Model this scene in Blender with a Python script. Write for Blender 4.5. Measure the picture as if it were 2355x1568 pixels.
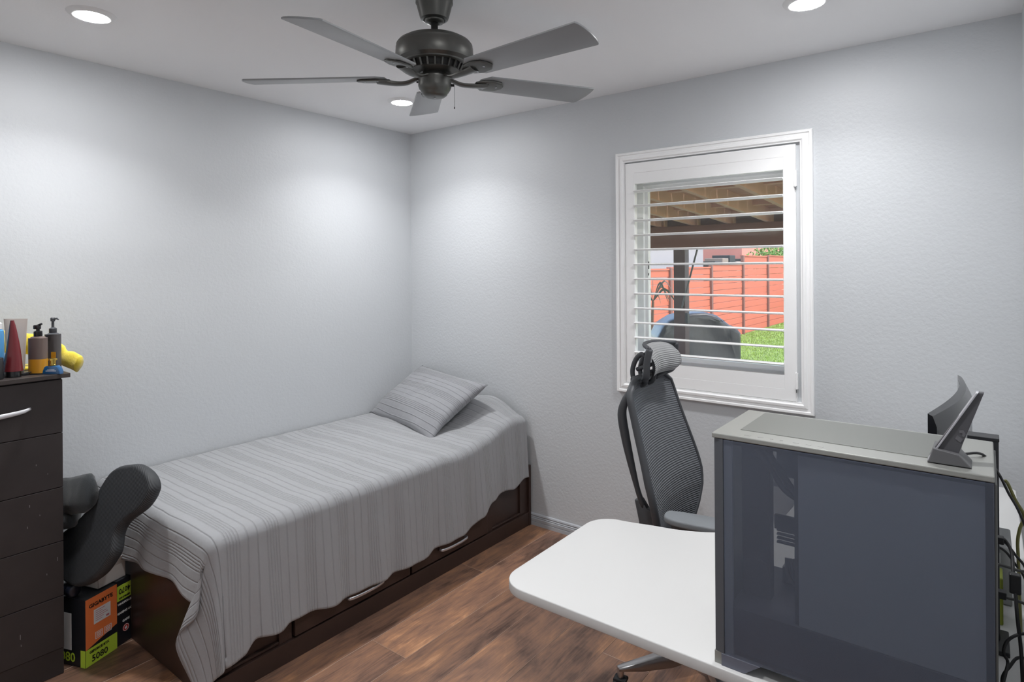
import bpy, bmesh, math, random
from mathutils import Matrix, Vector, noise
random.seed(7)
sc = bpy.context.scene
for o in list(bpy.data.objects): bpy.data.objects.remove(o)
COL = sc.collection
PI = math.pi

# ---------------------------------------------------------------- camera, sky, sun, exposure
YAW = 0.65487
F = Vector((-math.sin(YAW), math.cos(YAW), 0)); R0 = Vector((math.cos(YAW), math.sin(YAW), 0)); U0 = Vector((0, 0, 1))
ROLL = -0.00707
RR = R0*math.cos(ROLL) + U0*math.sin(ROLL); UU = -R0*math.sin(ROLL) + U0*math.cos(ROLL)
cd = bpy.data.cameras.new('camera'); cam = bpy.data.objects.new('camera', cd); COL.objects.link(cam)
cd.sensor_width = 36; cd.sensor_fit = 'HORIZONTAL'; cd.lens = 1417.19/2355*36
cd.shift_y = -167.08/2355; cd.clip_start = 0.02; cd.clip_end = 200
m = Matrix.Identity(4)
for i, v in enumerate((RR, UU, -F)):
    for j in range(3): m[j][i] = v[j]
m.translation = Vector((3.150, -2.957, 1.509))
cam.matrix_world = m
sc.camera = cam

w = bpy.data.worlds.new('sky'); sc.world = w; w.use_nodes = True
wn = w.node_tree; bgn = wn.nodes['Background']
sky = wn.nodes.new('ShaderNodeTexSky'); sky.sky_type = 'NISHITA'; sky.sun_disc = False
sky.sun_elevation = math.radians(58); sky.sun_rotation = math.radians(100)
wn.links.new(sky.outputs[0], bgn.inputs[0]); bgn.inputs[1].default_value = 0.75
sd = bpy.data.lights.new('sun', 'SUN'); sd.energy = 3.0; sd.angle = 0.009; sd.color = (1, .96, .9)
so = bpy.data.objects.new('sun', sd); COL.objects.link(so)
so.rotation_euler = Vector((-0.62, 0.12, -1)).to_track_quat('-Z', 'Y').to_euler()
sc.view_settings.view_transform = 'Standard'; sc.view_settings.look = 'None'
sc.view_settings.exposure = 0.0; sc.view_settings.gamma = 1; sc.view_settings.use_curve_mapping = False
LAMP_W = 6.3

# ---------------------------------------------------------------- helpers
ROOTM = {}
def s2l(c):
    return tuple((x/255/12.92 if x/255 <= .04045 else ((x/255+.055)/1.055)**2.4) for x in c) + (1,)

def link(o): COL.objects.link(o); return o
def thing(name, label, cat, loc=(0, 0, 0), rz=0, group=None):
    o = bpy.data.objects.new(name, None); o.empty_display_size = .05
    o.location = loc; o.rotation_euler = (0, 0, rz)
    ROOTM[o.name] = Matrix.Translation(Vector(loc)) @ Matrix.Rotation(rz, 4, 'Z')
    o['label'] = label; o['category'] = cat
    if group: o['group'] = group
    return link(o)
def struct_root(name, loc=(0, 0, 0)):
    o = bpy.data.objects.new(name, None); o.location = loc; o.empty_display_size = .05
    ROOTM[o.name] = Matrix.Translation(Vector(loc)); o['kind'] = 'structure'
    return link(o)
def tag(o, label, cat, group=None):
    o['label'] = label; o['category'] = cat
    if group: o['group'] = group
    return o
def obj(name, bm, mt, parent=None, local=False, smooth=False, label=None, auto=None):
    """bm in world coordinates (or in the parent's own frame when local); becomes one mesh object"""
    me = bpy.data.meshes.new(name)
    if isinstance(bm, bpy.types.Mesh): me = bm
    else:
        bmesh.ops.recalc_face_normals(bm, faces=bm.faces[:]); 
        if auto:
            for e in bm.edges:
                if len(e.link_faces) == 2 and e.calc_face_angle(0) > auto: e.smooth = False
        bm.to_mesh(me); bm.free()
    o = bpy.data.objects.new(name, me)
    if smooth or auto:
        me.polygons.foreach_set('use_smooth', [True]*len(me.polygons))
    ms = mt if isinstance(mt, (list, tuple)) else [mt]
    if mt is not None and len(me.materials) == 0:
        for x in ms: me.materials.append(x)
    if parent is not None:
        M = ROOTM[parent.name]
        if not local: me.transform(M.inverted())
        o.parent = parent; ROOTM[o.name] = M
    else:
        # origin at the base centre
        xs = [v.co for v in me.vertices]
        c = Vector(((min(v.x for v in xs)+max(v.x for v in xs))/2, (min(v.y for v in xs)+max(v.y for v in xs))/2, min(v.z for v in xs)))
        me.transform(Matrix.Translation(-c)); o.location = c
        ROOTM[o.name] = Matrix.Translation(c)
    if label: o['label'] = label
    return link(o)
def struct(name, bm, mt, parent=None, **k):
    o = obj(name, bm, mt, parent, **k)
    if parent is None: o['kind'] = 'structure'
    return o
def BM(): return bmesh.new()
def box(bm, x0, x1, y0, y1, z0, z1, M=None, bev=0, seg=2, mi=0):
    t = bmesh.new()
    vs = [t.verts.new((x, y, z)) for z in (z0, z1) for y in (y0, y1) for x in (x0, x1)]
    for f in ((0,1,3,2),(4,6,7,5),(0,4,5,1),(2,3,7,6),(0,2,6,4),(1,5,7,3)):
        t.faces.new([vs[i] for i in f]).material_index = mi
    bmesh.ops.recalc_face_normals(t, faces=t.faces[:])
    if bev > 0: bmesh.ops.bevel(t, geom=t.edges[:], offset=bev, segments=seg, affect='EDGES', profile=.5)
    if M is not None: bmesh.ops.transform(t, matrix=M, verts=t.verts[:])
    merge(bm, t); return bm
def merge(bm, t):
    me = bpy.data.meshes.new('tmp'); t.to_mesh(me); t.free(); bm.from_mesh(me); bpy.data.meshes.remove(me)
def bx(*a, **k): return box(BM(), *a, **k)
def lathe(bm, prof, c=(0, 0, 0), seg=32, M=None, mi=0, cap=True):
    t = bmesh.new(); rings = []
    for r, z in prof:
        if r < 1e-6: rings.append([t.verts.new((0, 0, z))])
        else: rings.append([t.verts.new((r*math.cos(2*PI*i/seg), r*math.sin(2*PI*i/seg), z)) for i in range(seg)])
    for a, b in zip(rings, rings[1:]):
        for i in range(seg):
            j = (i+1) % seg
            if len(a) == 1 and len(b) == 1: continue
            if len(a) == 1: t.faces.new((a[0], b[j], b[i]))
            elif len(b) == 1: t.faces.new((a[i], a[j], b[0]))
            else: t.faces.new((a[i], a[j], b[j], b[i]))
    for rg, flip in ((rings[0], 1), (rings[-1], 0)):
        if len(rg) > 1 and cap: t.faces.new(rg[::-1] if flip else rg)
    for f in t.faces: f.material_index = mi
    T = Matrix.Translation(Vector(c))
    if M is not None: T = T @ M
    bmesh.ops.transform(t, matrix=T, verts=t.verts[:]); merge(bm, t); return bm
def catmull(P, n=6):
    P = [Vector(p) for p in P]; out = []
    Q = [P[0]*2-P[1]] + P + [P[-1]*2-P[-2]]
    for i in range(1, len(Q)-2):
        for k in range(n):
            t = k/n; a, b, c, d = Q[i-1:i+3]
            out.append(.5*((2*b)+(c-a)*t+(2*a-5*b+4*c-d)*t*t+(3*b-a-3*c+d)*t**3))
    out.append(P[-1]); return out
def tube(bm, path, r, seg=8, sx=1, sy=1, up=None, M=None, mi=0):
    """sweep an ellipse (sx, sy scale of r) along the path; r number or list"""
    t = bmesh.new(); path = [Vector(p) for p in path]; n = len(path)
    rs = r if isinstance(r, (list, tuple)) else [r]*n
    rings = []; prev = Vector(up) if up else None
    for i, p in enumerate(path):
        d = (path[min(i+1, n-1)]-path[max(i-1, 0)]).normalized()
        if prev is None: prev = Vector((0, 0, 1)) if abs(d.z) < .9 else Vector((1, 0, 0))
        a = (prev - d*prev.dot(d)); 
        if a.length < 1e-6: a = d.orthogonal()
        a.normalize(); b = d.cross(a)
        if not up: prev = a
        rings.append([t.verts.new(p + a*math.cos(2*PI*k/seg)*rs[i]*sx + b*math.sin(2*PI*k/seg)*rs[i]*sy) for k in range(seg)])
    for A, B in zip(rings, rings[1:]):
        for k in range(seg):
            j = (k+1) % seg; t.faces.new((A[k], A[j], B[j], B[k]))
    t.faces.new(rings[0][::-1]); t.faces.new(rings[-1])
    for f in t.faces: f.material_index = mi
    if M is not None: bmesh.ops.transform(t, matrix=M, verts=t.verts[:])
    merge(bm, t); return bm
def prism(bm, pts, h, M=None, bev=0, mi=0, z0=0):
    """extrude a closed 2D outline from z0 to z0+h"""
    t = bmesh.new()
    lo = [t.verts.new((x, y, z0)) for x, y in pts]; hi = [t.verts.new((x, y, z0+h)) for x, y in pts]
    t.faces.new(lo[::-1]); t.faces.new(hi); n = len(pts)
    for i in range(n): t.faces.new((lo[i], lo[(i+1) % n], hi[(i+1) % n], hi[i]))
    bmesh.ops.recalc_face_normals(t, faces=t.faces[:])
    if bev:
        es = [e for e in t.edges if abs(e.verts[0].co.z-e.verts[1].co.z) < 1e-7]
        bmesh.ops.bevel(t, geom=es, offset=bev, segments=3, affect='EDGES', profile=.5)
    for f in t.faces: f.material_index = mi
    if M is not None: bmesh.ops.transform(t, matrix=M, verts=t.verts[:])
    merge(bm, t); return bm
def ring(bm, x0, x1, z0, z1, prof, mi=0):
    """mitred rectangular moulding in the XZ plane; prof = closed list of (inset, y)"""
    t = bmesh.new(); loops = []
    for ins, y in prof:
        loops.append([t.verts.new(v) for v in ((x0+ins, y, z0+ins), (x1-ins, y, z0+ins), (x1-ins, y, z1-ins), (x0+ins, y, z1-ins))])
    n = len(loops)
    for a in range(n):
        A, B = loops[a], loops[(a+1) % n]
        for k in range(4):
            j = (k+1) % 4; t.faces.new((A[k], A[j], B[j], B[k]))
    bmesh.ops.recalc_face_normals(t, faces=t.faces[:]); merge(bm, t); return bm
def basis(o, x, y, z=None):
    x = Vector(x).normalized(); y = Vector(y); y = (y - x*y.dot(x)).normalized(); z = x.cross(y)
    M = Matrix.Identity(4)
    for i, v in enumerate((x, y, z)):
        for j in range(3): M[j][i] = v[j]
    M.translation = Vector(o); return M
def text_bm(s, size, M, ext=.0006, sx=1, bold=0):
    cu = bpy.data.curves.new('t', 'FONT'); cu.body = s; cu.size = size; cu.extrude = ext; cu.resolution_u = 2
    cu.align_x = 'CENTER'; cu.align_y = 'CENTER'; cu.offset = bold
    o = bpy.data.objects.new('t', cu); COL.objects.link(o)
    dg = bpy.context.evaluated_depsgraph_get(); dg.update()
    me = bpy.data.meshes.new_from_object(o.evaluated_get(dg)); bpy.data.objects.remove(o); bpy.data.curves.remove(cu)
    me.transform(M @ Matrix.Diagonal((sx, 1, 1, 1)))
    b = bmesh.new(); b.from_mesh(me); bpy.data.meshes.remove(me); return b

# ---------------------------------------------------------------- materials
def mat(name, col, rough=.5, metal=0, spec=.5, bump=None, var=None, coat=0, sheen=0):
    """bump=(scale, strength, stretch xyz) noise relief; var=(scale, amount) tint variation"""
    m = bpy.data.materials.new(name); m.use_nodes = True; nt = m.node_tree; p = nt.nodes['Principled BSDF']
    c = s2l(col) if max(col) > 1.001 else tuple(col)+(1,)
    p.inputs['Base Color'].default_value = c; p.inputs['Roughness'].default_value = rough
    p.inputs['Metallic'].default_value = metal; p.inputs['Specular IOR Level'].default_value = spec
    p.inputs['Coat Weight'].default_value = coat
    p.inputs['Sheen Weight'].default_value = sheen
    tc = nt.nodes.new('ShaderNodeTexCoord')
    if bump:
        mp = nt.nodes.new('ShaderNodeMapping'); nt.links.new(tc.outputs['Object'], mp.inputs[0])
        mp.inputs['Scale'].default_value = bump[2] if len(bump) > 2 else (1, 1, 1)
        nz = nt.nodes.new('ShaderNodeTexNoise'); nz.inputs['Scale'].default_value = bump[0]; nz.inputs['Detail'].default_value = 3
        nt.links.new(mp.outputs[0], nz.inputs['Vector'])
        b = nt.nodes.new('ShaderNodeBump'); b.inputs['Strength'].default_value = bump[1]; b.inputs['Distance'].default_value = bump[3] if len(bump) > 3 else .002
        nt.links.new(nz.outputs[0], b.inputs['Height']); nt.links.new(b.outputs[0], p.inputs['Normal'])
    if var:
        nz = nt.nodes.new('ShaderNodeTexNoise'); nz.inputs['Scale'].default_value = var[0]; nz.inputs['Detail'].default_value = 4
        nt.links.new(tc.outputs['Object'], nz.inputs['Vector'])
        mx = nt.nodes.new('ShaderNodeMix'); mx.data_type = 'RGBA'
        mx.inputs['A'].default_value = tuple(max(0, v*(1-var[1])) for v in c[:3])+(1,)
        mx.inputs['B'].default_value = tuple(min(1, v*(1+var[1])) for v in c[:3])+(1,)
        nt.links.new(nz.outputs[0], mx.inputs['Factor']); nt.links.new(mx.outputs['Result'], p.inputs['Base Color'])
    return m
def emis(name, col, s):
    m = bpy.data.materials.new(name); m.use_nodes = True; p = m.node_tree.nodes['Principled BSDF']
    p.inputs['Base Color'].default_value = (.9, .9, .9, 1)
    p.inputs['Emission Color'].default_value = tuple(col)+(1,); p.inputs['Emission Strength'].default_value = s; return m
def tinted(name, col, keep, rough=.05):
    """see-through pane: Fresnel gloss and a tint over a transparent body"""
    m = bpy.data.materials.new(name); m.use_nodes = True; nt = m.node_tree; p = nt.nodes['Principled BSDF']
    p.inputs['Base Color'].default_value = s2l(col); p.inputs['Roughness'].default_value = rough
    tr = nt.nodes.new('ShaderNodeBsdfTransparent'); mx = nt.nodes.new('ShaderNodeMixShader')
    mx.inputs[0].default_value = keep
    nt.links.new(tr.outputs[0], mx.inputs[1]); nt.links.new(p.outputs[0], mx.inputs[2])
    nt.links.new(mx.outputs[0], nt.nodes['Material Output'].inputs[0]); return m

M_wall = mat('wall_paint', (202, 205, 208), .5, spec=.45, bump=(75, .42, (1, 1, 1), .003), var=(1.2, .02))
M_ceil = mat('ceiling_paint', (243, 243, 244), .7, spec=.3, bump=(90, .12, (1, 1, 1), .002))
M_white = mat('white_paint', (250, 250, 250), .4)
M_vinyl = mat('white_vinyl', (250, 250, 250), .35)
M_base = mat('grey_baseboard_paint', (178, 181, 186), .4, bump=(140, .04))
M_edark = mat('espresso_laminate', (58, 43, 38), .36, bump=(60, .10, (6, 1, 1), .0008), var=(9, .22))
M_dres = mat('black_brown_laminate', (54, 49, 49), .5, bump=(70, .12, (1, 6, 6), .0008), var=(14, .2))
M_drestop = mat('dark_top_laminate', (70, 64, 62), .3, bump=(60, .05), var=(10, .15))
M_deskw = mat('white_desk_laminate', (206, 206, 205), .42, bump=(220, .02))
M_chrome = mat('brushed_steel', (190, 190, 192), .28, metal=1, bump=(90, .04, (1, 12, 1), .0004))
M_silver = mat('satin_silver', (205, 205, 210), .3, metal=.85)
M_black = mat('black_plastic', (40, 41, 44), .45, bump=(300, .05))
M_blackg = mat('glossy_black_plastic', (30, 30, 33), .2)
M_rubber = mat('dark_rubber', (28, 28, 30), .7)
M_fan = mat('graphite_metal', (96, 96, 93), .38, metal=.75, bump=(400, .03))
M_fandark = mat('fan_near_black', (22, 21, 20), .7)  # near-black finish shared by downrod, vent core, chain socket and housing screws
M_blade = mat('satin_grey_blade', (142, 144, 146), .36, spec=.7, bump=(60, .05, (1, 14, 1), .0005), var=(5, .05))
M_blade_e = mat('blade_edge', (70, 70, 70), .35)
M_pearl = mat('white_trim_plastic', (235, 235, 235), .4)
M_lamp = emis('lamp_diffuser', (.985, .985, .995), 240)
M_chairp = mat('charcoal_chair_plastic', (66, 68, 72), .5, bump=(250, .12))
M_pcgrey = mat('gunmetal_case', (112, 113, 110), .42, metal=.45, bump=(500, .04), var=(3, .06))
M_pcmesh = mat('fine_mesh_dark', (92, 93, 90), .5, metal=.4, bump=(1400, .5, (1, 1, 1), .0006))
M_pcdark = mat('dark_case_interior', (38, 40, 48), .6)
M_pctray = mat('painted_case_tray', (148, 156, 170), .5, bump=(200, .05))
M_shroud = mat('perforated_shroud', (58, 61, 74), .6, bump=(900, .6, (1, 1, 1), .0008))

# floor planks: hickory-look laminate, grain along Y, a different cut on each plank
def wood_floor():
    m = bpy.data.materials.new('hickory_laminate'); m.use_nodes = True; nt = m.node_tree; L = nt.links; N = nt.nodes
    p = N['Principled BSDF']; p.inputs['Roughness'].default_value = .34
    tc = N.new('ShaderNodeTexCoord'); oi = N.new('ShaderNodeObjectInfo')
    sc_ = N.new('ShaderNodeVectorMath'); sc_.operation = 'SCALE'; sc_.inputs['Scale'].default_value = 37
    cx = N.new('ShaderNodeCombineXYZ'); L.new(oi.outputs['Random'], cx.inputs[0]); L.new(oi.outputs['Random'], cx.inputs[1]); L.new(oi.outputs['Random'], cx.inputs[2])
    L.new(cx.outputs[0], sc_.inputs[0])
    ad = N.new('ShaderNodeVectorMath'); ad.operation = 'ADD'; L.new(tc.outputs['Object'], ad.inputs[0]); L.new(sc_.outputs[0], ad.inputs[1])
    def nz(scale, st, det=4, dist=0, rough=.55):
        mp = N.new('ShaderNodeMapping'); mp.inputs['Scale'].default_value = st; L.new(ad.outputs[0], mp.inputs[0])
        n = N.new('ShaderNodeTexNoise'); n.inputs['Scale'].default_value = scale; n.inputs['Detail'].default_value = det
        n.inputs['Distortion'].default_value = dist; n.inputs['Roughness'].default_value = rough
        L.new(mp.outputs[0], n.inputs['Vector']); return n
    big = nz(2.6, (1.7, .75, 1), 5, 1.1, .6); fine = nz(34, (4.2, .16, 1), 5, .25, .7); med = nz(8, (2.2, .5, 1), 4, 1.2, .6)
    a = N.new('ShaderNodeMath'); a.operation = 'MULTIPLY_ADD'; L.new(med.outputs[0], a.inputs[0]); a.inputs[1].default_value = .55; L.new(big.outputs[0], a.inputs[2])
    b = N.new('ShaderNodeMath'); b.operation = 'MULTIPLY_ADD'; L.new(fine.outputs[0], b.inputs[0]); b.inputs[1].default_value = .5; L.new(a.outputs[0], b.inputs[2])
    cr = N.new('ShaderNodeValToRGB'); 
    e = cr.color_ramp.elements
    sc2 = N.new('ShaderNodeMapRange'); sc2.inputs['From Min'].default_value = .72; sc2.inputs['From Max'].default_value = 1.34
    L.new(b.outputs[0], sc2.inputs['Value']); L.new(sc2.outputs[0], cr.inputs[0])
    e[0].position = .10; e[0].color = s2l((84, 62, 52)); e[1].position = .90; e[1].color = s2l((196, 148, 112))
    for pos, c in ((.28, (112, 86, 73)), (.44, (134, 102, 85)), (.60, (150, 113, 90)), (.76, (170, 126, 96))):
        x = e.new(pos); x.color = s2l(c)
    mx = N.new('ShaderNodeMix'); mx.data_type = 'RGBA'; mx.blend_type = 'MULTIPLY'; mx.inputs['Factor'].default_value = 1
    mr = N.new('ShaderNodeMapRange'); mr.inputs['To Min'].default_value = .88; mr.inputs['To Max'].default_value = 1.12; L.new(oi.outputs['Random'], mr.inputs['Value'])
    cc = N.new('ShaderNodeCombineColor'); [L.new(mr.outputs[0], cc.inputs[i]) for i in range(3)]
    L.new(cr.outputs[0], mx.inputs['A']); L.new(cc.outputs[0], mx.inputs['B']); L.new(mx.outputs['Result'], p.inputs['Base Color'])
    bp = N.new('ShaderNodeBump'); bp.inputs['Strength'].default_value = .22; bp.inputs['Distance'].default_value = .001
    L.new(fine.outputs[0], bp.inputs['Height']); L.new(bp.outputs[0], p.inputs['Normal'])
    return m
M_floor = wood_floor()
M_seam = mat('plank_micro_bevel', (176, 150, 132), .4)

# ---------------------------------------------------------------- room shell
W, YB, H = 3.263, -3.25, 2.44
struct('wall_left', bx(-.12, 0, YB-.12, .15, 0, H), M_wall)
WX0, WX1, WZ0, WZ1 = 1.655, 2.475, .975, 1.99        # rough opening behind the shutter frame
b = BM()
box(b, 0, WX0, 0, .15, 0, H); box(b, WX1, W, 0, .15, 0, H); box(b, WX0, WX1, 0, .15, 0, WZ0); box(b, WX0, WX1, 0, .15, WZ1, H)
struct('wall_window', b, M_wall)
struct('wall_right', bx(W, W+.12, YB-.12, .15, 0, H), M_wall)
struct('wall_near', bx(0, W, YB-.12, YB, 0, H), M_wall)
for i, (dx0, dx1) in enumerate(((.35, 1.42), (1.43, 2.50))):  # unseen white doors, added behind the camera to bounce light into the room
    t = BM(); box(t, dx0, dx1, YB+.015, YB+.045, .02, 2.03, bev=.002)
    for (z0, z1) in ((.18, .98), (1.10, 1.90)): ring(t, dx0+.12, dx1-.12, z0, z1, [(0, YB+.045), (.0, YB+.052), (.02, YB+.052), (.03, YB+.045)])
    d_ = struct('bounce_door_%d' % (i+1), t, mat('white_bounce_paint_%d' % i, (238, 238, 238), .4))
struct('ceiling', bx(-.12, W+.12, YB-.12, .15, H, H+.12), M_ceil)
floor = struct('floor', bx(-.12, W+.12, YB-.12, .15, -.12, -.010), mat('underlay', (40, 30, 26), .8))
def base_prof(t=.014):
    return [(0, 0), (-t, 0), (-t, .020), (-t*.72, .0225), (-t, .025), (-t, .040), (-t*.55, .0435), (-t*.85, .048), (-t*.45, .0525), (-t*.75, .058), (-t*.55, .0645), (-t*.15, .068), (0, .068)]
def baseboard(name, p0, p1, nrm):
    p0, p1, nrm = Vector(p0), Vector(p1), Vector(nrm); t = BM(); A = []; B = []
    for d, z in base_prof():
        A.append(t.verts.new(p0 - nrm*d + Vector((0, 0, z)))); B.append(t.verts.new(p1 - nrm*d + Vector((0, 0, z))))
    n = len(A)
    for i in range(n): t.faces.new((A[i], A[(i+1) % n], B[(i+1) % n], B[i]))
    t.faces.new(A); t.faces.new(B[::-1]); struct(name, t, M_base)
baseboard('baseboard_window', (0, 0, 0), (W, 0, 0), (0, -1, 0))
baseboard('baseboard_left', (0, YB, 0), (0, -.014, 0), (1, 0, 0))
baseboard('baseboard_right', (W, YB, 0), (W, -.014, 0), (-1, 0, 0))
baseboard('baseboard_near', (.014, YB, 0), (W-.014, YB, 0), (0, 1, 0))
# planks: rows of 0.197 m, seams measured at X = 1.163 + k * 0.197
seams = [1.163 + .197*k for k in range(-6, 12)]
xs = [0] + [s for s in seams if .02 < s < W-.02] + [W]
joints = {5: -.62, 6: -1.32, 7: -2.05, 8: -.41, 9: -1.47, 10: -.83}
for i, (a, c) in enumerate(zip(xs, xs[1:])):
    y = joints.get(i, -.3-random.random()*1.1); ys = [0]
    while y > YB: ys.append(y); y -= 1.28
    ys.append(YB)
    for y1, y0 in zip(ys, ys[1:]):
        if y1 - y0 < .02: continue
        t = bx(a+.0005, c-.0005, y0+.0005, y1-.0005, -.010, 0)
        bmesh.ops.bevel(t, geom=[e for e in t.edges if all(v.co.z > -.001 for v in e.verts)], offset=.0011, segments=1, affect='EDGES')
        for f in t.faces:
            if .05 < abs(f.normal.z) < .95: f.material_index = 1
        obj('plank', t, [M_floor, M_seam], floor)

# ---------------------------------------------------------------- window_1: casing, shutter, sash
win = struct_root('window_1', (2.0735, 0, .853))
b = BM()
ring(b, 1.593, 2.554, .853, 2.112, [(0, 0), (0, -.019), (.003, -.023), (.012, -.023), (.015, -.017), (.024, -.016), (.030, -.024), (.040, -.025), (.046, -.019), (.051, -.019), (.051, .03), (.03, .03), (.03, 0)])
obj('casing', b, M_white, win)
b = BM()
ring(b, 1.6455, 2.4835, .906, 2.0535, [(0, .014), (0, -.013), (.003, -.0145), (.051, -.0145), (.0545, -.010), (.0545, .014)])
# rails are wider than the stiles
box(b, 1.698, 2.4315, -.0140, .0135, 1.945, 2.001); box(b, 1.698, 2.4315, -.0140, .0135, .958, 1.019)
shut = obj('shutter_panel', b, M_white, win)
def slat():
    t = BM(); n = 14; A = []; B = []
    for k in range(n):
        a = 2*PI*k/n; yy = .0318*math.cos(a); zz = .0056*math.sin(a)
        tilt = math.radians(-3); y2 = yy*math.cos(tilt)-zz*math.sin(tilt); z2 = yy*math.sin(tilt)+zz*math.cos(tilt)
        A.append(t.verts.new((-.3655, y2, z2))); B.append(t.verts.new((.3655, y2, z2)))
    for k in range(n): t.faces.new((A[k], A[(k+1) % n], B[(k+1) % n], B[k]))
    t.faces.new(A); t.faces.new(B[::-1]); return t
sl = obj('louver', slat(), M_white, shut, local=True, auto=.9)
for k in range(12):
    o = sl if k == 0 else sl.copy()
    if k: link(o); ROOTM[o.name] = ROOTM[win.name]
    o.location = (2.0648-2.0735, 0, 1.0675 + k*.0762 - .853)
for z in (1.90, 1.00):
    b = BM(); box(b, 2.4775, 2.4895, -.0225, -.014, z-.035, z+.035, bev=.001)
    lathe(b, [(.0035, -.037), (.0035, .037)], (2.4835, -.0215, z), 10)
    obj('hinge', b, M_white, win)
    obj('hinge_pin', bx(2.4822, 2.4848, -.0245, -.020, z-.052, z-.037), mat('hinge_grey_metal', (90, 90, 92), .4, metal=.6), win)  # short pin in mid-grey metal below each hinge
b = BM()   # reveal lining
ring(b, WX0, WX1, WZ0, WZ1, [(0, .0145), (0, .15), (.006, .15), (.006, .0145)])
obj('reveal', b, M_white, win)
b = BM()
ring(b, WX0+.006, WX1-.006, WZ0+.006, WZ1-.006, [(0, .085), (0, .145), (.045, .145), (.045, .135), (.060, .130), (.060, .100), (.045, .095), (.040, .085)])
sash = obj('sash_frame', b, M_vinyl, win)
M_glass = tinted('window_glass', (225, 232, 230), .06, .02)
obj('pane', bx(WX0+.060, WX1-.060, .113, .117, WZ0+.060, WZ1-.060), M_glass, sash)
b = BM(); box(b, 1.729, 1.7345, .080, .0855, 1.50, 1.54, bev=.001); box(b, 1.729, 1.7335, .080, .0855, 1.466, 1.478, bev=.001)
obj('sash_lock', b, mat('lock_grey', (110, 110, 112), .4), sash)

# ---------------------------------------------------------------- recessed lights
LP = [(.590, -.615, 'recessed round ceiling light in the far corner above the bed pillow'),
      (.588, -2.110, 'recessed round ceiling light above the bed foot and dresser'),
      (2.657, -.604, 'recessed round ceiling light above the window'),
      (2.657, -2.110, 'recessed round ceiling light behind the fan, over the desk')]
for x, y, lab in LP:
    t = thing('recessed_light', lab, 'ceiling light', (x, y, H), 0, 'recessed lights around the ceiling fan')
    b = BM(); lathe(b, [(.054, -.010), (.058, -.0115), (.064, -.010), (.076, -.003), (.0785, 0), (.054, 0), (.054, -.010)], (x, y, H), 40, cap=False)
    obj('trim_ring', b, M_pearl, t, auto=.8)
    b = BM(); lathe(b, [(0, -.0165), (.02, -.016), (.038, -.0145), (.050, -.0115), (.0545, -.0095), (.0535, -.001), (0, -.001)], (x, y, H), 40)
    obj('diffuser', b, M_lamp, t)
    ld = bpy.data.lights.new('lamp_beam', 'AREA'); ld.shape = 'DISK'; ld.size = .105; ld.energy = LAMP_W*(.82 if x > 2 and y > -1 else 1.0); ld.spread = math.radians(124); ld.color = (.985, .99, 1)
    lo = bpy.data.objects.new('lamp_beam', ld); link(lo); lo.parent = t; lo.location = (0, 0, -.018)

# ---------------------------------------------------------------- ceiling fan
FX, FY = 1.672, -1.455
fan = thing('ceiling_fan', 'dark graphite five-bladed ceiling fan on a short downrod', 'ceiling fan', (FX, FY, H))
c = (FX, FY, 0)
obj('canopy', lathe(BM(), [(.060, 2.44), (.063, 2.425), (.063, 2.408), (.0615, 2.4065), (.060, 2.404), (.058, 2.395), (.049, 2.362), (.046, 2.355), (.037, 2.351), (.0365, 2.356), (.034, 2.357)], c, 48), M_fan, fan, auto=.6)
obj('hanger_ball', lathe(BM(), [(.022, 2.372), (.033, 2.360), (.034, 2.350), (.030, 2.344), (.018, 2.341), (.0135, 2.346)], c, 32), M_fan, fan, auto=.8)
obj('downrod', lathe(BM(), [(.0118, 2.37), (.0118, 2.285)], c, 20), M_fandark, fan, auto=.6)
obj('motor_housing', lathe(BM(), [(.02, 2.292), (.07, 2.290), (.105, 2.283), (.122, 2.273), (.1285, 2.264), (.1285, 2.258), (.130, 2.255), (.1315, 2.225), (.127, 2.210), (.112, 2.203), (.1105, 2.199), (.098, 2.197), (.096, 2.200)], c, 64), M_fan, fan, auto=.6)
obj('vent_core', lathe(BM(), [(.094, 2.204), (.084, 2.176), (.05, 2.172), (.04, 2.175)], c, 48), M_fandark, fan, auto=.6)
b = BM()
for k in range(24):
    a = 2*PI*k/24
    tube(b, [Vector((FX+math.cos(a)*.098, FY+math.sin(a)*.098, 2.200)), Vector((FX+math.cos(a)*.086, FY+math.sin(a)*.086, 2.175))], .0036, 6)
lathe(b, [(.088, 2.178), (.090, 2.174), (.075, 2.169), (.052, 2.168), (.052, 2.172)], c, 48)
o = obj('vent_ring', b, M_fan, fan, auto=.6)
obj('hub', lathe(BM(), [(.03, 2.176), (.040, 2.172), (.040, 2.155), (.03, 2.150)], c, 32), M_fan, fan, auto=.6)
obj('switch_housing', lathe(BM(), [(.048, 2.158), (.0565, 2.156), (.0565, 2.149), (.0555, 2.147), (.056, 2.128), (.053, 2.118), (.047, 2.108), (.043, 2.104), (.0415, 2.099), (.034, 2.093), (.026, 2.0905), (0, 2.0905)], c, 48), M_fan, fan, auto=.7)
obj('screw', lathe(BM(), [(.0035, 2.0905), (.0035, 2.088), (0, 2.0872)], c, 10), M_chrome, fan, auto=.7)
PH = math.radians(-75.193); PT = math.radians(10.7)
DA = [math.radians(v) for v in (-1.8, -1.2, -1.3, -1.8, 6.1)]; DZ = [-.029, -.012, .024, .033, -.015]
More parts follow.
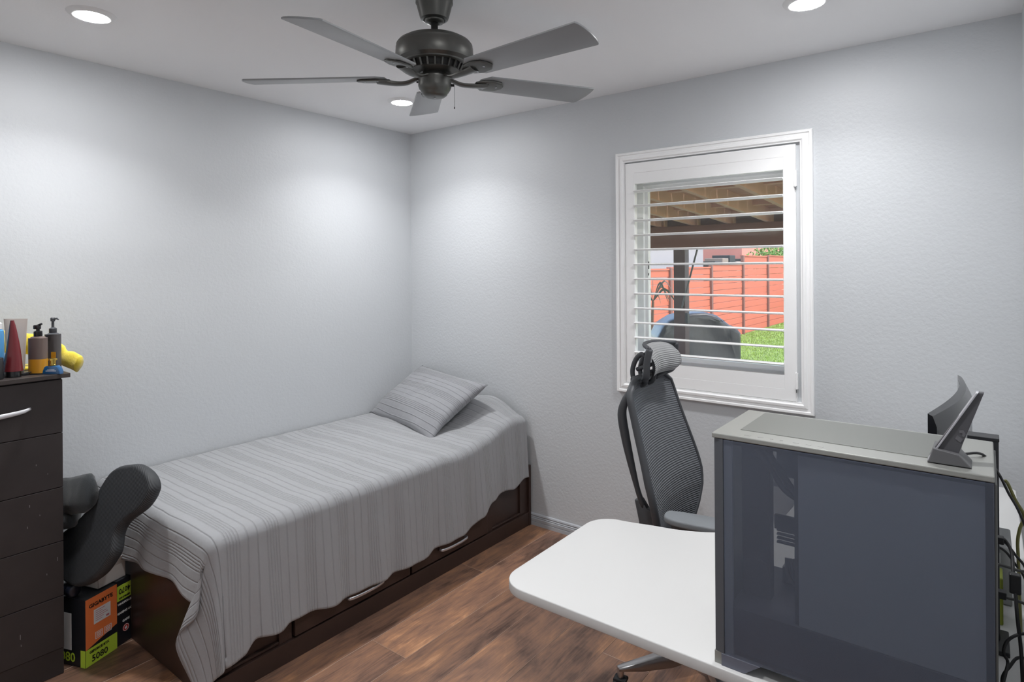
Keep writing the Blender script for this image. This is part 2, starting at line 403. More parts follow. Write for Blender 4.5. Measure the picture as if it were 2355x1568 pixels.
def blade_outline():
    R_, r0, w1, w0 = .633, .165, .0635, .052
    pts = [(r0+.03, -w0), (R_-.055, -w1), (R_-.012, -w1*.86), (R_, -w1*.55), (R_, w1*.40), (R_-.006, w1*.8), (R_-.030, w1), (r0+.03, w0), (r0, w0*.45), (r0, -w0*.45)]
    # clipped tip: the trailing corner is cut at an angle
    return [(r0+.03, -w0), (R_-.004, -w1), (R_+.001, -w1+.012), (R_+.004, -w1*.5), (R_+.004, 0), (R_, w1*.5), (R_-.006, w1-.008), (R_-.012, w1), (r0+.03, w0), (r0, w0*.45), (r0, -w0*.45)]
for k in range(5):
    a = PH + 2*PI*k/5 + DA[k]
    M = Matrix.Translation((FX, FY, 2.155)) @ Matrix.Rotation(a, 4, 'Z') @ Matrix.Rotation(-math.atan(DZ[k]/.632), 4, 'Y')
    T = M @ Matrix.Rotation(-PT, 4, 'X')
    b = BM(); prism(b, blade_outline(), .0055, T, bev=.0012, z0=.0)
    bl = obj('blade', b, M_blade, fan, auto=.5)
    b = BM()
    path = catmull([(.036, 0, .006), (.060, 0, .000), (.095, -.004, -.012), (.130, -.006, -.013), (.165, -.002, -.009), (.195, 0, -.0045)], 5)
    tube(b, path, [.011+.010*min(1, i/24) for i in range(len(path))], 10, .42, 1.0, up=(0, 0, 1), M=M)
    pl = [(.150, -.014), (.175, -.032), (.21, -.038), (.245, -.030), (.262, -.006), (.262, .010), (.243, .030), (.20, .036), (.17, .026), (.15, .012)]
    prism(b, pl, .007, T, bev=.003, z0=-.0072)
    br = obj('blade_bracket', b, M_fan, fan, auto=.7)
    for (px, py) in ((.19, -.018), (.19, .018), (.235, 0)):
        obj('blade_screw', lathe(BM(), [(.0042, -.0072), (.0042, -.0085), (0, -.0092)], (0, 0, 0), 8, M=T @ Matrix.Translation((px, py, 0))), M_chrome, br, auto=.7)
# pull chain on the right of the switch housing, and the stub opposite
b = BM()
rr = Vector((.793, .609, 0)); q = Vector((FX, FY, 2.131)) + rr*.056
tube(b, [q, q+rr*.010], .0045, 8)
pc = obj('chain_socket', b, M_fandark, fan)
b = BM(); q2 = q+rr*.0100
for i in range(30):
    z = 2.127 - i*.0024
    lathe(b, [(0, -.0011), (.0011, 0), (0, .0011)], (q2.x, q2.y, z), 6)
tube(b, [(q2.x, q2.y, 2.128), (q2.x, q2.y, 2.056)], .00045, 5)
lathe(b, [(0, .004), (.0017, .002), (.0018, -.003), (0, -.005)], (q2.x, q2.y, 2.055), 8)
obj('pull_chain', b, mat('dark_bead_chain', (70, 70, 72), .4, metal=.6), fan)
q = Vector((FX, FY, 2.143)) - rr*.055
obj('housing_screw', tube(BM(), [q, q-rr*.007], .0032, 8), M_fandark, fan)
obj('housing_screw', tube(BM(), [q+Vector((0, 0, .010)), q-rr*.006+Vector((0, 0, .010))], .004, 8), M_fandark, fan)

# ---------------------------------------------------------------- bed
bed = thing('storage_bed', 'dark espresso storage bed with drawers along the left wall', 'bed', (.52, -.96, 0))
BY0, BY1, BX1 = -1.895, -.03, 1.0
b = BM(); box(b, .02, BX1-.02, BY0+.02, BY1-.02, .0, .335, bev=.002)
obj('base', b, M_edark, bed)
obj('plinth', bx(BX1-.018, BX1+.018, BY0, BY1, 0, .078, bev=.002), M_edark, bed)
obj('head_panel', bx(.012, BX1+.022, BY1-.005, BY1+.014, 0, .352, bev=.002), M_edark, bed)
obj('foot_panel', bx(.015, BX1+.012, BY0-.012, BY0+.012, 0, .345, bev=.003), M_edark, bed)
# front face frame: stiles, rail and the recessed end panels
b = BM()
for (y0, y1) in ((BY0+.012, BY0+.07), (-1.640, -1.585), (-.405, -.36), (-.105, -.036)):
    box(b, BX1-.020, BX1+.006, y0, y1, .078, .335, bev=.0015)
box(b, BX1-.020, BX1+.006, BY0+.012, BY1-.006, .300, .340, bev=.0015)
obj('face_frame', b, M_edark, bed)
obj('end_panel', bx(BX1-.020, BX1-.006, -.37, -.10, .078, .305), M_edark, bed)
obj('end_panel', bx(BX1-.020, BX1-.006, BY0+.06, -1.63, .078, .305), M_edark, bed)
obj('end_bead', bx(BX1-.008, BX1+.006, -.36, -.105, .080, .092, bev=.003), M_edark, bed)
obj('end_bead', bx(BX1-.008, BX1+.006, BY0+.07, -1.64, .080, .092, bev=.003), M_edark, bed)
def bow_handle(parent, x, y, z, half=.0925, out=.032):
    b = BM(); P = [(x, y-half, z), (x+out*.62, y-half, z), (x+out*.86, y-half*.80, z), (x+out, y-half*.4, z), (x+out*1.03, y, z), (x+out, y+half*.4, z), (x+out*.86, y+half*.80, z), (x+out*.62, y+half, z), (x, y+half, z)]
    tube(b, catmull(P, 4), .0095, 10, .78, .48, up=(0, 0, 1)); return obj('handle', b, M_silver, parent, smooth=True)
for i, (y0, y1, hy) in enumerate(((-1.582, -.972, -1.245), (-.966, -.408, -.692))):
    dr = obj('drawer', bx(BX1-.012, BX1+.018, y0+.003, y1-.003, .085, .296, bev=.003), M_edark, bed)
    bow_handle(dr, BX1+.018, hy, .134)
obj('mattress', bx(.022, .968, -1.868, -.065, .336, .535, bev=.035, seg=4), mat('white_mattress', (214, 212, 208), .8, bump=(40, .2), sheen=.2), bed, smooth=True)

# ---- quilt cloth
def quilt_mat(name, col, axis_uv=0, period=.155):
    m = bpy.data.materials.new(name); m.use_nodes = True; nt = m.node_tree; L = nt.links; N = nt.nodes; p = N['Principled BSDF']
    p.inputs['Base Color'].default_value = s2l(col); p.inputs['Roughness'].default_value = .78; p.inputs['Sheen Weight'].default_value = .25; p.inputs['Specular IOR Level'].default_value = .3
    uv = N.new('ShaderNodeUVMap'); sp = N.new('ShaderNodeSeparateXYZ'); L.new(uv.outputs[0], sp.inputs[0])
    wob = N.new('ShaderNodeTexNoise'); wob.inputs['Scale'].default_value = 5; wob.inputs['Detail'].default_value = 2; L.new(uv.outputs[0], wob.inputs['Vector'])
    wa = N.new('ShaderNodeMath'); wa.operation = 'MULTIPLY_ADD'; L.new(wob.outputs[0], wa.inputs[0]); wa.inputs[1].default_value = .009; L.new(sp.outputs[axis_uv], wa.inputs[2])
    dv = N.new('ShaderNodeMath'); dv.operation = 'DIVIDE'; dv.inputs[1].default_value = period; L.new(wa.outputs[0], dv.inputs[0])
    fr = N.new('ShaderNodeMath'); fr.operation = 'FRACT'; L.new(dv.outputs[0], fr.inputs[0])
    cr = N.new('ShaderNodeValToRGB'); L.new(fr.outputs[0], cr.inputs[0]); e = cr.color_ramp.elements
    lines = [.06, .135, .21, .285, .36, .58, .82]
    e[0].position = 0; e[0].color = (1, 1, 1, 1); e[1].position = 1; e[1].color = (1, 1, 1, 1)
    for l in lines:
        for dp, v in ((-.026, 1), (0, 0), (.026, 1)):
            x = e.new(l+dp); x.color = (v, v, v, 1)
    # puckers: short wrinkles across the stitch lines where they are dense
    mp = N.new('ShaderNodeMapping'); L.new(uv.outputs[0], mp.inputs[0])
    mp.inputs['Scale'].default_value = (1, 3.2, 1) if axis_uv == 0 else (3.2, 1, 1)
    n1 = N.new('ShaderNodeTexNoise'); n1.inputs['Scale'].default_value = 42; n1.inputs['Detail'].default_value = 2; L.new(mp.outputs[0], n1.inputs['Vector'])
    n2 = N.new('ShaderNodeTexNoise'); n2.inputs['Scale'].default_value = 9; n2.inputs['Detail'].default_value = 4; L.new(uv.outputs[0], n2.inputs['Vector'])
    n3 = N.new('ShaderNodeTexNoise'); n3.inputs['Scale'].default_value = 900; L.new(uv.outputs[0], n3.inputs['Vector'])
    den = N.new('ShaderNodeMapRange'); den.inputs['From Min'].default_value = .36; den.inputs['From Max'].default_value = .5; den.inputs['To Min'].default_value = .55; den.inputs['To Max'].default_value = .12; L.new(fr.outputs[0], den.inputs['Value'])
    ml = N.new('ShaderNodeMath'); ml.operation = 'MULTIPLY'; L.new(n1.outputs[0], ml.inputs[0]); L.new(den.outputs[0], ml.inputs[1])
    a1 = N.new('ShaderNodeMath'); a1.operation = 'ADD'; L.new(cr.outputs[0], a1.inputs[0]); L.new(ml.outputs[0], a1.inputs[1])
    a2 = N.new('ShaderNodeMath'); a2.operation = 'MULTIPLY_ADD'; L.new(n2.outputs[0], a2.inputs[0]); a2.inputs[1].default_value = 2.4; L.new(a1.outputs[0], a2.inputs[2])
    a3 = N.new('ShaderNodeMath'); a3.operation = 'MULTIPLY_ADD'; L.new(n3.outputs[0], a3.inputs[0]); a3.inputs[1].default_value = .12; L.new(a2.outputs[0], a3.inputs[2])
    bp = N.new('ShaderNodeBump'); bp.inputs['Strength'].default_value = .8; bp.inputs['Distance'].default_value = .0034
    L.new(a3.outputs[0], bp.inputs['Height']); L.new(bp.outputs[0], p.inputs['Normal'])
    mx = N.new('ShaderNodeMix'); mx.data_type = 'RGBA'; mx.inputs['A'].default_value = tuple(v*.93 for v in s2l(col)[:3])+(1,); mx.inputs['B'].default_value = s2l(col)
    L.new(cr.outputs[0], mx.inputs['Factor']); L.new(mx.outputs['Result'], p.inputs['Base Color'])
    return m
M_quilt = quilt_mat('grey_quilt', (158, 159, 162))
M_sham = quilt_mat('grey_sham', (146, 147, 151), 1, .13)
def lerp_tab(tab, v):
    if v <= tab[0][0]: return tab[0][1]
    for (a, x), (b_, y) in zip(tab, tab[1:]):
        if v <= b_:
            t = (v-a)/(b_-a); t = t*t*(3-2*t); return x+(y-x)*t
    return tab[-1][1]
def sstep(a, b_, v): t = max(0, min(1, (v-a)/(b_-a))); return t*t*(3-2*t)
DROP = [(-1.9, .43), (-1.80, .425), (-1.75, .385), (-1.66, .40), (-1.62, .385), (-1.36, .405), (-1.19, .405), (-.96, .41), (-.85, .395), (-.60, .39), (-.50, .36), (-.42, .315), (-.27, .315), (-.16, .345), (-.08, .31)]
def ztop(x, y):
    z = .572 + .018*(1-x) + .006*noise.noise(Vector((x*3, y*2.2, 0))) + .0035*noise.noise(Vector((x*9, y*7, 4)))
    h = .150*sstep(-.40, -.12, y) * (1 - .62*sstep(.72, 1.0, x)) * (1-.1*sstep(.2, 0, x))
    z += h + .010*math.sin(x*17+y*9)*sstep(-.5, -.3, y)
    z += .020*sstep(-.62, -.38, y)*(1-sstep(-.36, -.2, y))*sstep(.4, .8, x)
    return z
EX, EY, CR = .980, -1.872, .045     # edge lines where the rounding starts
def cloth_pt(s, t):
    """s: along the bed (world Y when flat), t: across (world X when flat)"""
    EXs = EX - .024*sstep(-.5, -.15, s)
    ox = max(0, t-EXs); oy = max(0, EY-s); d = math.hypot(ox, oy)
    bxp, byp = min(t, EXs), max(s, EY)
    z = ztop(bxp, byp)
    if d < 1e-9: return Vector((bxp, byp, z))
    dx, dy = ox/d, -oy/d
    arc = CR*PI/2
    if d < arc: a = d/CR; out = CR*math.sin(a); dn = CR*(1-math.cos(a))
    else:
        out = CR + .048*(d-arc); dn = CR + (d-arc)
    th = math.atan2(ox, oy)     # 0 = foot side, pi/2 = front side
    k = max(0, d-arc)/.36
    corner = math.sin(2*th)**2 if (ox > 0 and oy > 0) else 0
    if corner or oy > 0:
        out += k*(corner*(.035+.020*math.sin(5*th+.2)) + (.012+.020*math.sin(bxp*21+1.4) if oy > 0 and ox <= 0 else 0))
    if ox > 0:
        f = .008 + .009*math.sin(s*26+1.2) + .006*math.sin(s*47) + .006*noise.noise(Vector((s*9, 2, 0)))
        out += k*f*(1 if oy <= 0 else .4)
        out += .018*k*math.exp(-((s+.42)/.05)**2)
    x = bxp+dx*out; y = byp+dy*out
    if corner:
        g = k*math.exp(-((th-.76)/.30)**2); x -= .155*g; y -= .045*g
    return Vector((x, y, z-dn))
NS, NT = 260, 150
def build_spread():
    t = BM(); uvl = t.loops.layers.uv.new('UVMap'); V = {}
    sA, sB = -.030, None
    for i in range(NS+1):
        for j in range(NT+1):
            u, v = i/NS, j/NT
            fd = .255 + .02*math.sin(v*9)
            s = -.040 + u*(EY-.040-fd - -.040 + .040)
            sc_ = max(-1.9, s); L_ = EX + .040 + lerp_tab(DROP, sc_)
            t_ = .012 + v*(L_-.012)
            P = cloth_pt(s, t_)
            # gentle dip against the wall at the left edge
            if t_ < .05: P.z -= .02*(1-t_/.05)**2
            if s > -.07: P.z -= .0*(s+.07)
            V[i, j] = (t.verts.new(P), (s, t_))
    for i in range(NS):
        for j in range(NT):
            q = [V[i, j], V[i, j+1], V[i+1, j+1], V[i+1, j]]
            f = t.faces.new([a[0] for a in q])
            for lp, a in zip(f.loops, q): lp[uvl].uv = a[1]
    return t
sp = obj('bedspread', build_spread(), M_quilt, None, smooth=True)
tag(sp, 'grey quilted bedspread draped over the bed, hanging down the front', 'bedspread')
md = sp.modifiers.new('thick', 'SOLIDIFY'); md.thickness = .006; md.offset = 1
def pillow_bm(wd, ht, th, flange=.018, nu=44, nv=36, sag=0):
    t = BM(); uvl = t.loops.layers.uv.new('UVMap')
    for side in (1, -1):
        V = {}
        for i in range(nu+1):
            for j in range(nv+1):
                u, v = -1+2*i/nu, -1+2*j/nv
                x = u*wd/2; y = v*ht/2
                fx = max(0, 1-abs(u)**2.4); fy = max(0, 1-abs(v)**2.4)
                z = side*th/2*(fx*fy)**.42
                pull = .035*(abs(u)*abs(v))**2
                x *= 1+pull-.045*(1-abs(u)**3)*0 - .03*(1-v*v)*abs(u)**6*-1*0; 
                x -= math.copysign(.018*(1-v*v)*abs(u)**4, u); y -= math.copysign(.016*(1-u*u)*abs(v)**4, v)
                y *= 1+pull
                z += .006*noise.noise(Vector((x*11, y*11, side*3)))*(fx*fy)**.3
                V[i, j] = (t.verts.new((x, y, z)), (x, y))
        for i in range(nu):
            for j in range(nv):
                q = [V[i, j], V[i+1, j], V[i+1, j+1], V[i, j+1]]
                if side < 0: q = q[::-1]
                f = t.faces.new([a[0] for a in q])
                for lp, a in zip(f.loops, q): lp[uvl].uv = a[1]
    bmesh.ops.remove_doubles(t, verts=t.verts[:], dist=1e-5)
    return t
# propped sham: lower edge on the bedspread, upper edge towards the corner
SB = Vector((.395, -.435, .628)); 
Mx = basis((0, 0, 0), (.968, -.250, -.03), (-.10, .82, .50))
tmp = pillow_bm(.74, .44, .13)
for v in tmp.verts:      # slump: lower rim spreads out in front
    k = sstep(-.10, -.225, v.co.y); v.co.z = v.co.z*(1-.25*k) - .018*k; v.co.y -= .012*k
    v.co.z += .012*math.sin(v.co.x*9)*k
tmp.transform(Matrix.Translation(SB + (Mx.col[1].to_3d())*.175) @ Mx)
sh = obj('pillow', tmp, M_sham, None, smooth=True)
tag(sh, 'grey quilted pillow propped against the wall at the bed head', 'pillow')

# ---------------------------------------------------------------- dresser
DX, DY1, DY0 = .40, -2.150, -2.640
dres = thing('chest_of_drawers', 'black-brown chest of drawers at the left edge, by the bed foot', 'chest of drawers', (.2, -2.395, 0))
obj('body', bx(.002, DX-.016, DY0, DY1, 0, 1.110, bev=.001), M_dres, dres)
obj('top', bx(.002, DX+.020, DY0-.018, DY1+.018, 1.112, 1.128, bev=.0015), M_drestop, dres)
zs = [.100, .295, .500, .702, .906, 1.106]
for k in range(5):
    d = obj('drawer', bx(DX-.017, DX, DY0+.002, DY1-.002, zs[k]+.0012, zs[k+1]-.0012, bev=.0012), M_dres, dres)
    if k == 4:
        b = BM(); yc = (DY0+DY1)/2; x = DX
        P = [(x, yc-.145, 1.012), (x+.020, yc-.115, 1.008), (x+.030, yc-.055, 1.004), (x+.032, yc, 1.002), (x+.030, yc+.055, 1.004), (x+.020, yc+.115, 1.008), (x, yc+.145, 1.012)]
        n = catmull(P, 5); tube(b, n, [.0055+.0035*math.sin(PI*i/(len(n)-1)) for i in range(len(n))], 10, 1, .55, up=(0, 0, 1))
        obj('handle', b, mat('white_metal_handle', (228, 228, 232), .3, metal=.3), d, smooth=True)
obj('toe_kick', bx(DX-.030, DX-.006, DY0+.002, DY1-.002, .002, .098), M_dres, dres)
b = BM(); random.seed(3)
for (yy, zz, l) in ((-2.235, .80, .006), (-2.255, .655, .009), (-2.262, .58, .008), (-2.225, .615, .005), (-2.172, .43, .014), (-2.205, .39, .006), (-2.285, .19, .018), (-2.283, .165, .007), (-2.2, .76, .004)):
    box(b, DX+.0, DX+.0003, yy, yy+.0014, zz, zz+l)
o = obj('scratches', b, mat('scratch_white', (150, 148, 148), .7), dres, label='pale scratches and chips'); o['kind'] = 'stuff'

# ---------------------------------------------------------------- toiletries on the dresser
ZT = 1.1283
def put(name, label, cat, x, y, rz=0): return thing(name, label, cat, (x, y, ZT), rz, 'toiletries on the chest of drawers')
def rbox(wd, dp, z0, z1, x=0, y=0, r=.006): 
    return bx(x-wd/2, x+wd/2, y-dp/2, y+dp/2, z0, z1, bev=r, seg=3)
RZ = math.radians(38)    # faces turned to the room
# amber pump bottle (brown body, orange label)
t = put('pump_bottle', 'brown pump bottle with an orange lower half, left of the taller one', 'bottle', .347, -2.212, RZ)
M_brown = mat('grey_brown_label', (112, 97, 92), .35); M_orl = mat('amber_label', (214, 152, 40), .35)
def M4(o): return ROOTM[o.name]
def loc_obj(name, bm, mt, par, **k):
    return obj(name, bm, mt, par, local=True, **k)
def slab_bottle(par, wd, dp, segs):
    for nm, z0, z1, mt in segs:
        b = BM(); n = 20; pts = [(wd/2*math.copysign(abs(math.cos(2*PI*k/n))**.55, math.cos(2*PI*k/n)), dp/2*math.copysign(abs(math.sin(2*PI*k/n))**.55, math.sin(2*PI*k/n))) for k in range(n)]
        prism(b, pts, z1-z0, z0=z0); loc_obj(nm, b, mt, par, auto=.6)
slab_bottle(t, .058, .040, [('base', 0, .005, M_rubber), ('label_band', .005, .056, M_orl), ('bottle_body', .056, .134, M_brown)])
b = BM(); lathe(b, [(.027, .134), (.024, .138), (.010, .141)], seg=20, M=Matrix.Diagonal((1, .7, 1, 1))); loc_obj('shoulder', b, M_brown, t, auto=.6)
b = BM(); lathe(b, [(.0125, .139), (.0135, .142), (.0135, .158), (.011, .160), (.006, .161), (.006, .170)], seg=18)
box(b, -.014, .008, -.007, .007, .166, .182, bev=.003); tube(b, [(-.006, 0, .178), (.014, 0, .186)], .004, 8); loc_obj('pump', b, M_blackg, t, auto=.6)
b = BM(); box(b, -.020, .020, -.0212, -.0202, .052, .058); 
t2 = put('pump_bottle', 'dark charcoal pump bottle, tallest on the chest of drawers', 'bottle', .320, -2.158, RZ)
slab_bottle(t2, .050, .036, [('bottle_body', 0, .142, mat('charcoal_bottle', (84, 80, 80), .3))])
b = BM(); box(b, .006, .0235, -.0188, -.0180, .030, .075); loc_obj('gold_print', b, M_orl, t2)
b = BM(); lathe(b, [(.021, .142), (.012, .147), (.0125, .148), (.0125, .163), (.009, .166), (.0045, .168), (.0045, .190), (.0075, .191), (.008, .202), (.006, .205)], seg=18)
tube(b, [(0, 0, .199), (.016, 0, .201), (.022, 0, .196)], [.004, .0035, .0025], 8); loc_obj('pump', b, mat('dark_pump', (74, 76, 80), .35), t2, auto=.6)
# blue perfume bottle
t3 = put('perfume_bottle', 'small blue glass perfume bottle with a gold cap', 'bottle', .394, -2.180, RZ)
b = BM(); pts = [(-.033, 0), (.033, 0), (.033, .010), (.027, .024), (.018, .031), (-.018, .031), (-.025, .026), (-.030, .014)]
prism(b, pts, .022, Matrix.Rotation(PI/2, 4, 'X'), bev=.003, z0=-.011); loc_obj('glass_body', b, mat('deep_blue_glass', (24, 88, 140), .08, spec=.9), t3, auto=.6)
b = BM(); box(b, -.018, .020, -.0122, -.0112, .0115, .0135); box(b, -.012, .014, -.0122, -.0112, .0165, .0178); loc_obj('white_print', b, M_pearl, t3)
b = BM(); lathe(b, [(.009, .031), (.010, .033), (.008, .036), (.009, .050), (.014, .051), (.014, .056), (.010, .058)], seg=16); loc_obj('gold_cap', b, mat('polished_gold', (222, 190, 96), .18, metal=.9), t3, auto=.6)
# dark red tube standing on its cap
def squeeze_tube(par, w0, w1, d0, h0, h1, mt, nm='tube_body', flat=.0012):
    b = BM(); n = 22; rings = []
    for i in range(9):
        f = i/8; z = h0+(h1-h0)*f; ww = w0+(w1-w0)*f; dd = d0*(1-f**1.3)+flat
        rings.append([b.verts.new((ww/2*math.cos(2*PI*k/n), dd/2*math.sin(2*PI*k/n), z)) for k in range(n)])
    for A, B_ in zip(rings, rings[1:]):
        for k in range(n): b.faces.new((A[k], A[(k+1) % n], B_[(k+1) % n], B_[k]))
    b.faces.new(rings[0][::-1]); b.faces.new(rings[-1]); return loc_obj(nm, b, mt, par, auto=.9)
t4 = put('hair_product_bottle', 'tapered dark red bottle with a black cap, curving to a point', 'bottle', .352, -2.290, RZ)
b = BM(); n = 20; rings = []
for f in [i/10 for i in range(11)]:
    z = .022+.183*f; r = .0285*(1-f)**.75*(.78+.22*(1-f)) + .006; cx = -.012*f*f*0 + .004*math.sin(PI*f)
    rings.append([b.verts.new((cx+r*math.cos(2*PI*k/n), r*.72*math.sin(2*PI*k/n), z)) for k in range(n)])
for A, B_ in zip(rings, rings[1:]):
    for k in range(n):
        f = b.faces.new((A[k], A[(k+1) % n], B_[(k+1) % n], B_[k])); f.material_index = 1 if 8 <= k <= 13 else 0
b.faces.new(rings[0][::-1]); b.faces.new(rings[-1])
loc_obj('bottle_body', b, [mat('dark_red_plastic', (112, 38, 44), .25), mat('blue_black_plastic', (38, 56, 84), .25)], t4, auto=.8)
b = BM(); lathe(b, [(.0285, 0), (.0285, .021), (.027, .024)], seg=24, M=Matrix.Diagonal((1, .75, 1, 1))); loc_obj('cap', b, M_blackg, t4, auto=.6)
b = BM(); lathe(b, [(.0288, .030), (.0290, .034), (.0280, .034)], seg=24, M=Matrix.Diagonal((1, .75, 1, 1))); loc_obj('gold_band', b, mat('rose_gold', (200, 150, 130), .3, metal=.6), t4, auto=.6)
t5 = put('lotion_tube', 'large beige squeeze tube standing upside down behind the red bottle', 'tube', .262, -2.258, RZ)
squeeze_tube(t5, .060, .090, .040, .016, .205, mat('beige_plastic', (212, 200, 192), .35))
b = BM(); lathe(b, [(.026, 0), (.026, .017)], seg=22, M=Matrix.Diagonal((1, .8, 1, 1))); loc_obj('cap', b, mat('grey_cap', (150, 150, 152), .35), t5, auto=.6)
t6 = put('lotion_bottle', 'blue bottle with a white top at the picture edge', 'bottle', .288, -2.324, RZ)
b = BM(); lathe(b, [(.022, 0), (.026, .004), (.026, .150), (.024, .166), (.016, .174)], seg=24); loc_obj('bottle_body', b, mat('sky_blue_plastic', (90, 160, 215), .25), t6, auto=.6)
b = BM(); lathe(b, [(.020, .172), (.020, .192), (.015, .197), (0, .197)], seg=24); loc_obj('cap', b, M_pearl, t6, auto=.6)
t7 = put('deodorant_stick', 'small black canister in front at the picture edge', 'canister', .372, -2.342, RZ)
b = BM(); lathe(b, [(.021, 0), (.022, .003), (.022, .072), (.020, .076), (0, .076)], seg=24); loc_obj('canister', b, M_black, t7, auto=.6)
# small black clip lying between
b = BM(); box(b, .33, .352, -2.262, -2.240, ZT, ZT+.008, bev=.002); tube(b, [(.345, -2.262, ZT+.006), (.352, -2.235, ZT+.010), (.338, -2.228, ZT+.006)], .0022, 6)
tag(obj('hair_clip', b, M_blackg), 'tiny black clip lying between the red and the brown bottles', 'clip', 'toiletries on the chest of drawers')
# yellow cleaning cloth
b = BM(); P = catmull([(.140, -2.335, ZT+.050), (.150, -2.285, ZT+.095), (.165, -2.228, ZT+.118), (.190, -2.190, ZT+.085), (.220, -2.155, ZT+.058), (.258, -2.122, ZT+.056), (.300, -2.100, ZT+.036), (.345, -2.080, ZT+.018)], 6)
n = len(P); tube(b, P, [.030+.012*math.sin(i*.9)*(1-i/n) - .004*(i/n)**2 for i in range(n)], 14, 1.25, .62, up=(0, 0, 1))
box(b, .09, .21, -2.34, -2.15, ZT+.0005, ZT+.012, bev=.004)
for v in b.verts: v.co += Vector((1, 1, .6))*(.006*noise.noise(v.co*28)); v.co.z = max(v.co.z, ZT if v.co.y < -2.135 else ZT-.03)
tag(obj('cleaning_cloth', b, mat('yellow_microfibre', (238, 214, 70), .9, bump=(160, .5), sheen=.5, var=(22, .12)), smooth=True), 'crumpled yellow cloth draped over the dresser end behind the bottles', 'cloth')

# ---------------------------------------------------------------- cartons between dresser and bed
def carton(name, label, A, B, depth, h, mats):
    """A, B: floor corners of the visible face (left, right); body goes back from it"""
    A = Vector(A); B = Vector(B); x = (B-A); wd = x.length; x.normalize(); back = Vector((0, 0, 1)).cross(x)
    r = thing(name, label, 'box', (A.x, A.y, A.z), math.atan2(x.y, x.x)); return r, wd
t, wd = carton('graphics_card_box', 'tall black and orange graphics card carton standing by the dresser', (.433, -2.094, 0), (.385, -1.969, 0), .3, .26, None)
M_cblk = mat('carton_black', (32, 34, 40), .4); M_cor = mat('carton_orange', (246, 132, 74), .45); M_cgr = mat('carton_lime', (196, 226, 72), .45)
M_ink = mat('black_ink', (28, 26, 26), .5); M_wh = mat('white_paper', (226, 226, 226), .6)
loc_obj('carton', bx(0, wd, 0, .15, 0, .258, bev=.0015), M_cblk, t)
b = BM(); prism(b, [(.001, .066), (wd-.001, .10), (wd-.001, .257), (.001, .257)], .0008, Matrix.Rotation(PI/2, 4, 'X')); loc_obj('orange_print', b, M_cor, t)
b = BM(); box(b, .001, wd-.001, -.0011, 0, .001, .066); box(b, -.0008, 0, .001, .024, .001, .066); loc_obj('lime_band', b, M_cgr, t)
XZ = Matrix.Rotation(PI/2, 4, 'X')
def lab(s, size, x, z, y=-.0016, rot=0, sx=1, bold=.0006): return text_bm(s, size, Matrix.Translation((x, y, z)) @ XZ @ Matrix.Rotation(rot, 4, 'Z'), .0003, sx, bold)
loc_obj('lettering', lab('GIGABYTE', .0205, .064, .226, sx=1.05), M_ink, t, label='black GIGABYTE lettering')
loc_obj('lettering', lab('5080', .034, .058, .022, sx=1.0), M_ink, t, label='black number 5080')
loc_obj('lettering', lab('GEFORCE RTX', .0125, .056, .051), M_ink, t, label='small black GEFORCE RTX lettering')
b = BM(); box(b, .034, .104, -.0018, -.0008, .150, .205); s_ = loc_obj('shipping_sticker', b, M_wh, t, label='white address sticker')
b = BM()
for i, l in enumerate((.040, .030, .046, .052, .034, .028)): box(b, .040, .040+l, -.0022, -.0018, .197-i*.0075, .1988-i*.0075)
box(b, .085, .098, -.0022, -.0018, .155, .162); loc_obj('print_lines', b, mat('pink_print', (190, 110, 120), .6), s_)
for x0 in (.040, .078):
    b = BM(); ring(b, x0, x0+.030, .090, .116, [(0, -.0018), (.0016, -.0018), (.0016, -.0008), (0, -.0008)])
    for i in range(3): box(b, x0+.005, x0+.025, -.0018, -.0008, .096+i*.006, .0988+i*.006)
    loc_obj('badge', b, M_wh, t, label='white outlined badge')
b = BM(); box(b, -.0010, 0, .070, .130, .06, .20); loc_obj('side_sticker', b, M_wh, t)
b2 = text_bm('5080', .05, Matrix.Translation((-.0014, .10, .032)) @ Matrix.Rotation(-PI/2, 4, 'Z') @ XZ, .0003, 1, .0006); loc_obj('lettering', b2, M_cgr, t, label='lime number on the dark side')
# second carton, upside down
t, wd = carton('graphics_card_box', 'black and lime slim graphics card carton standing right of the orange one', (.380, -1.968, 0), (.357, -1.908, 0), .2, .27, None)
loc_obj('carton', bx(0, wd, .0, .22, 0, .262, bev=.0015), M_cblk, t)
b = BM(); box(b, .001, wd-.001, -.0010, 0, .180, .240); loc_obj('lime_band', b, M_cgr, t)
loc_obj('lettering', lab('4070', .030, .034, .218, rot=PI, sx=.86), M_ink, t, label='black number 4070, upside down')
loc_obj('lettering', lab('GEFORCE RTX', .0090, .034, .190, rot=PI, sx=.86), M_ink, t, label='small upside-down lettering')
for s_, z_, x_, q_ in (('WINDFORCE', .0105, .034, .166), ('GAMING OC', .0115, .034, .130), ('GAME', .012, .040, .092)): loc_obj('lettering', lab(s_, z_, x_, q_), M_wh, t, label='white lettering')
b = BM(); lathe(b, [(.0145, 0), (.0145, .001), (0, .001)], (.040, -.0001, .060), 24, M=XZ); em = loc_obj('round_emblem', b, mat('emblem_red', (190, 50, 50), .5), t, label='round red emblem')
b = BM()
for r_ in (.0135,): lathe(b, [(r_, 0), (r_, .0014), (r_-.0015, .0014), (r_-.0015, 0)], (.040, -.0001, .060), 24, M=XZ)
prism(b, [(-.005, -.006), (.002, -.006), (.006, 0), (.001, .007), (-.003, .002), (-.006, .003)], .0004, Matrix.Translation((.040, -.0012, .060)) @ XZ); loc_obj('emblem_lines', b, M_wh, em)
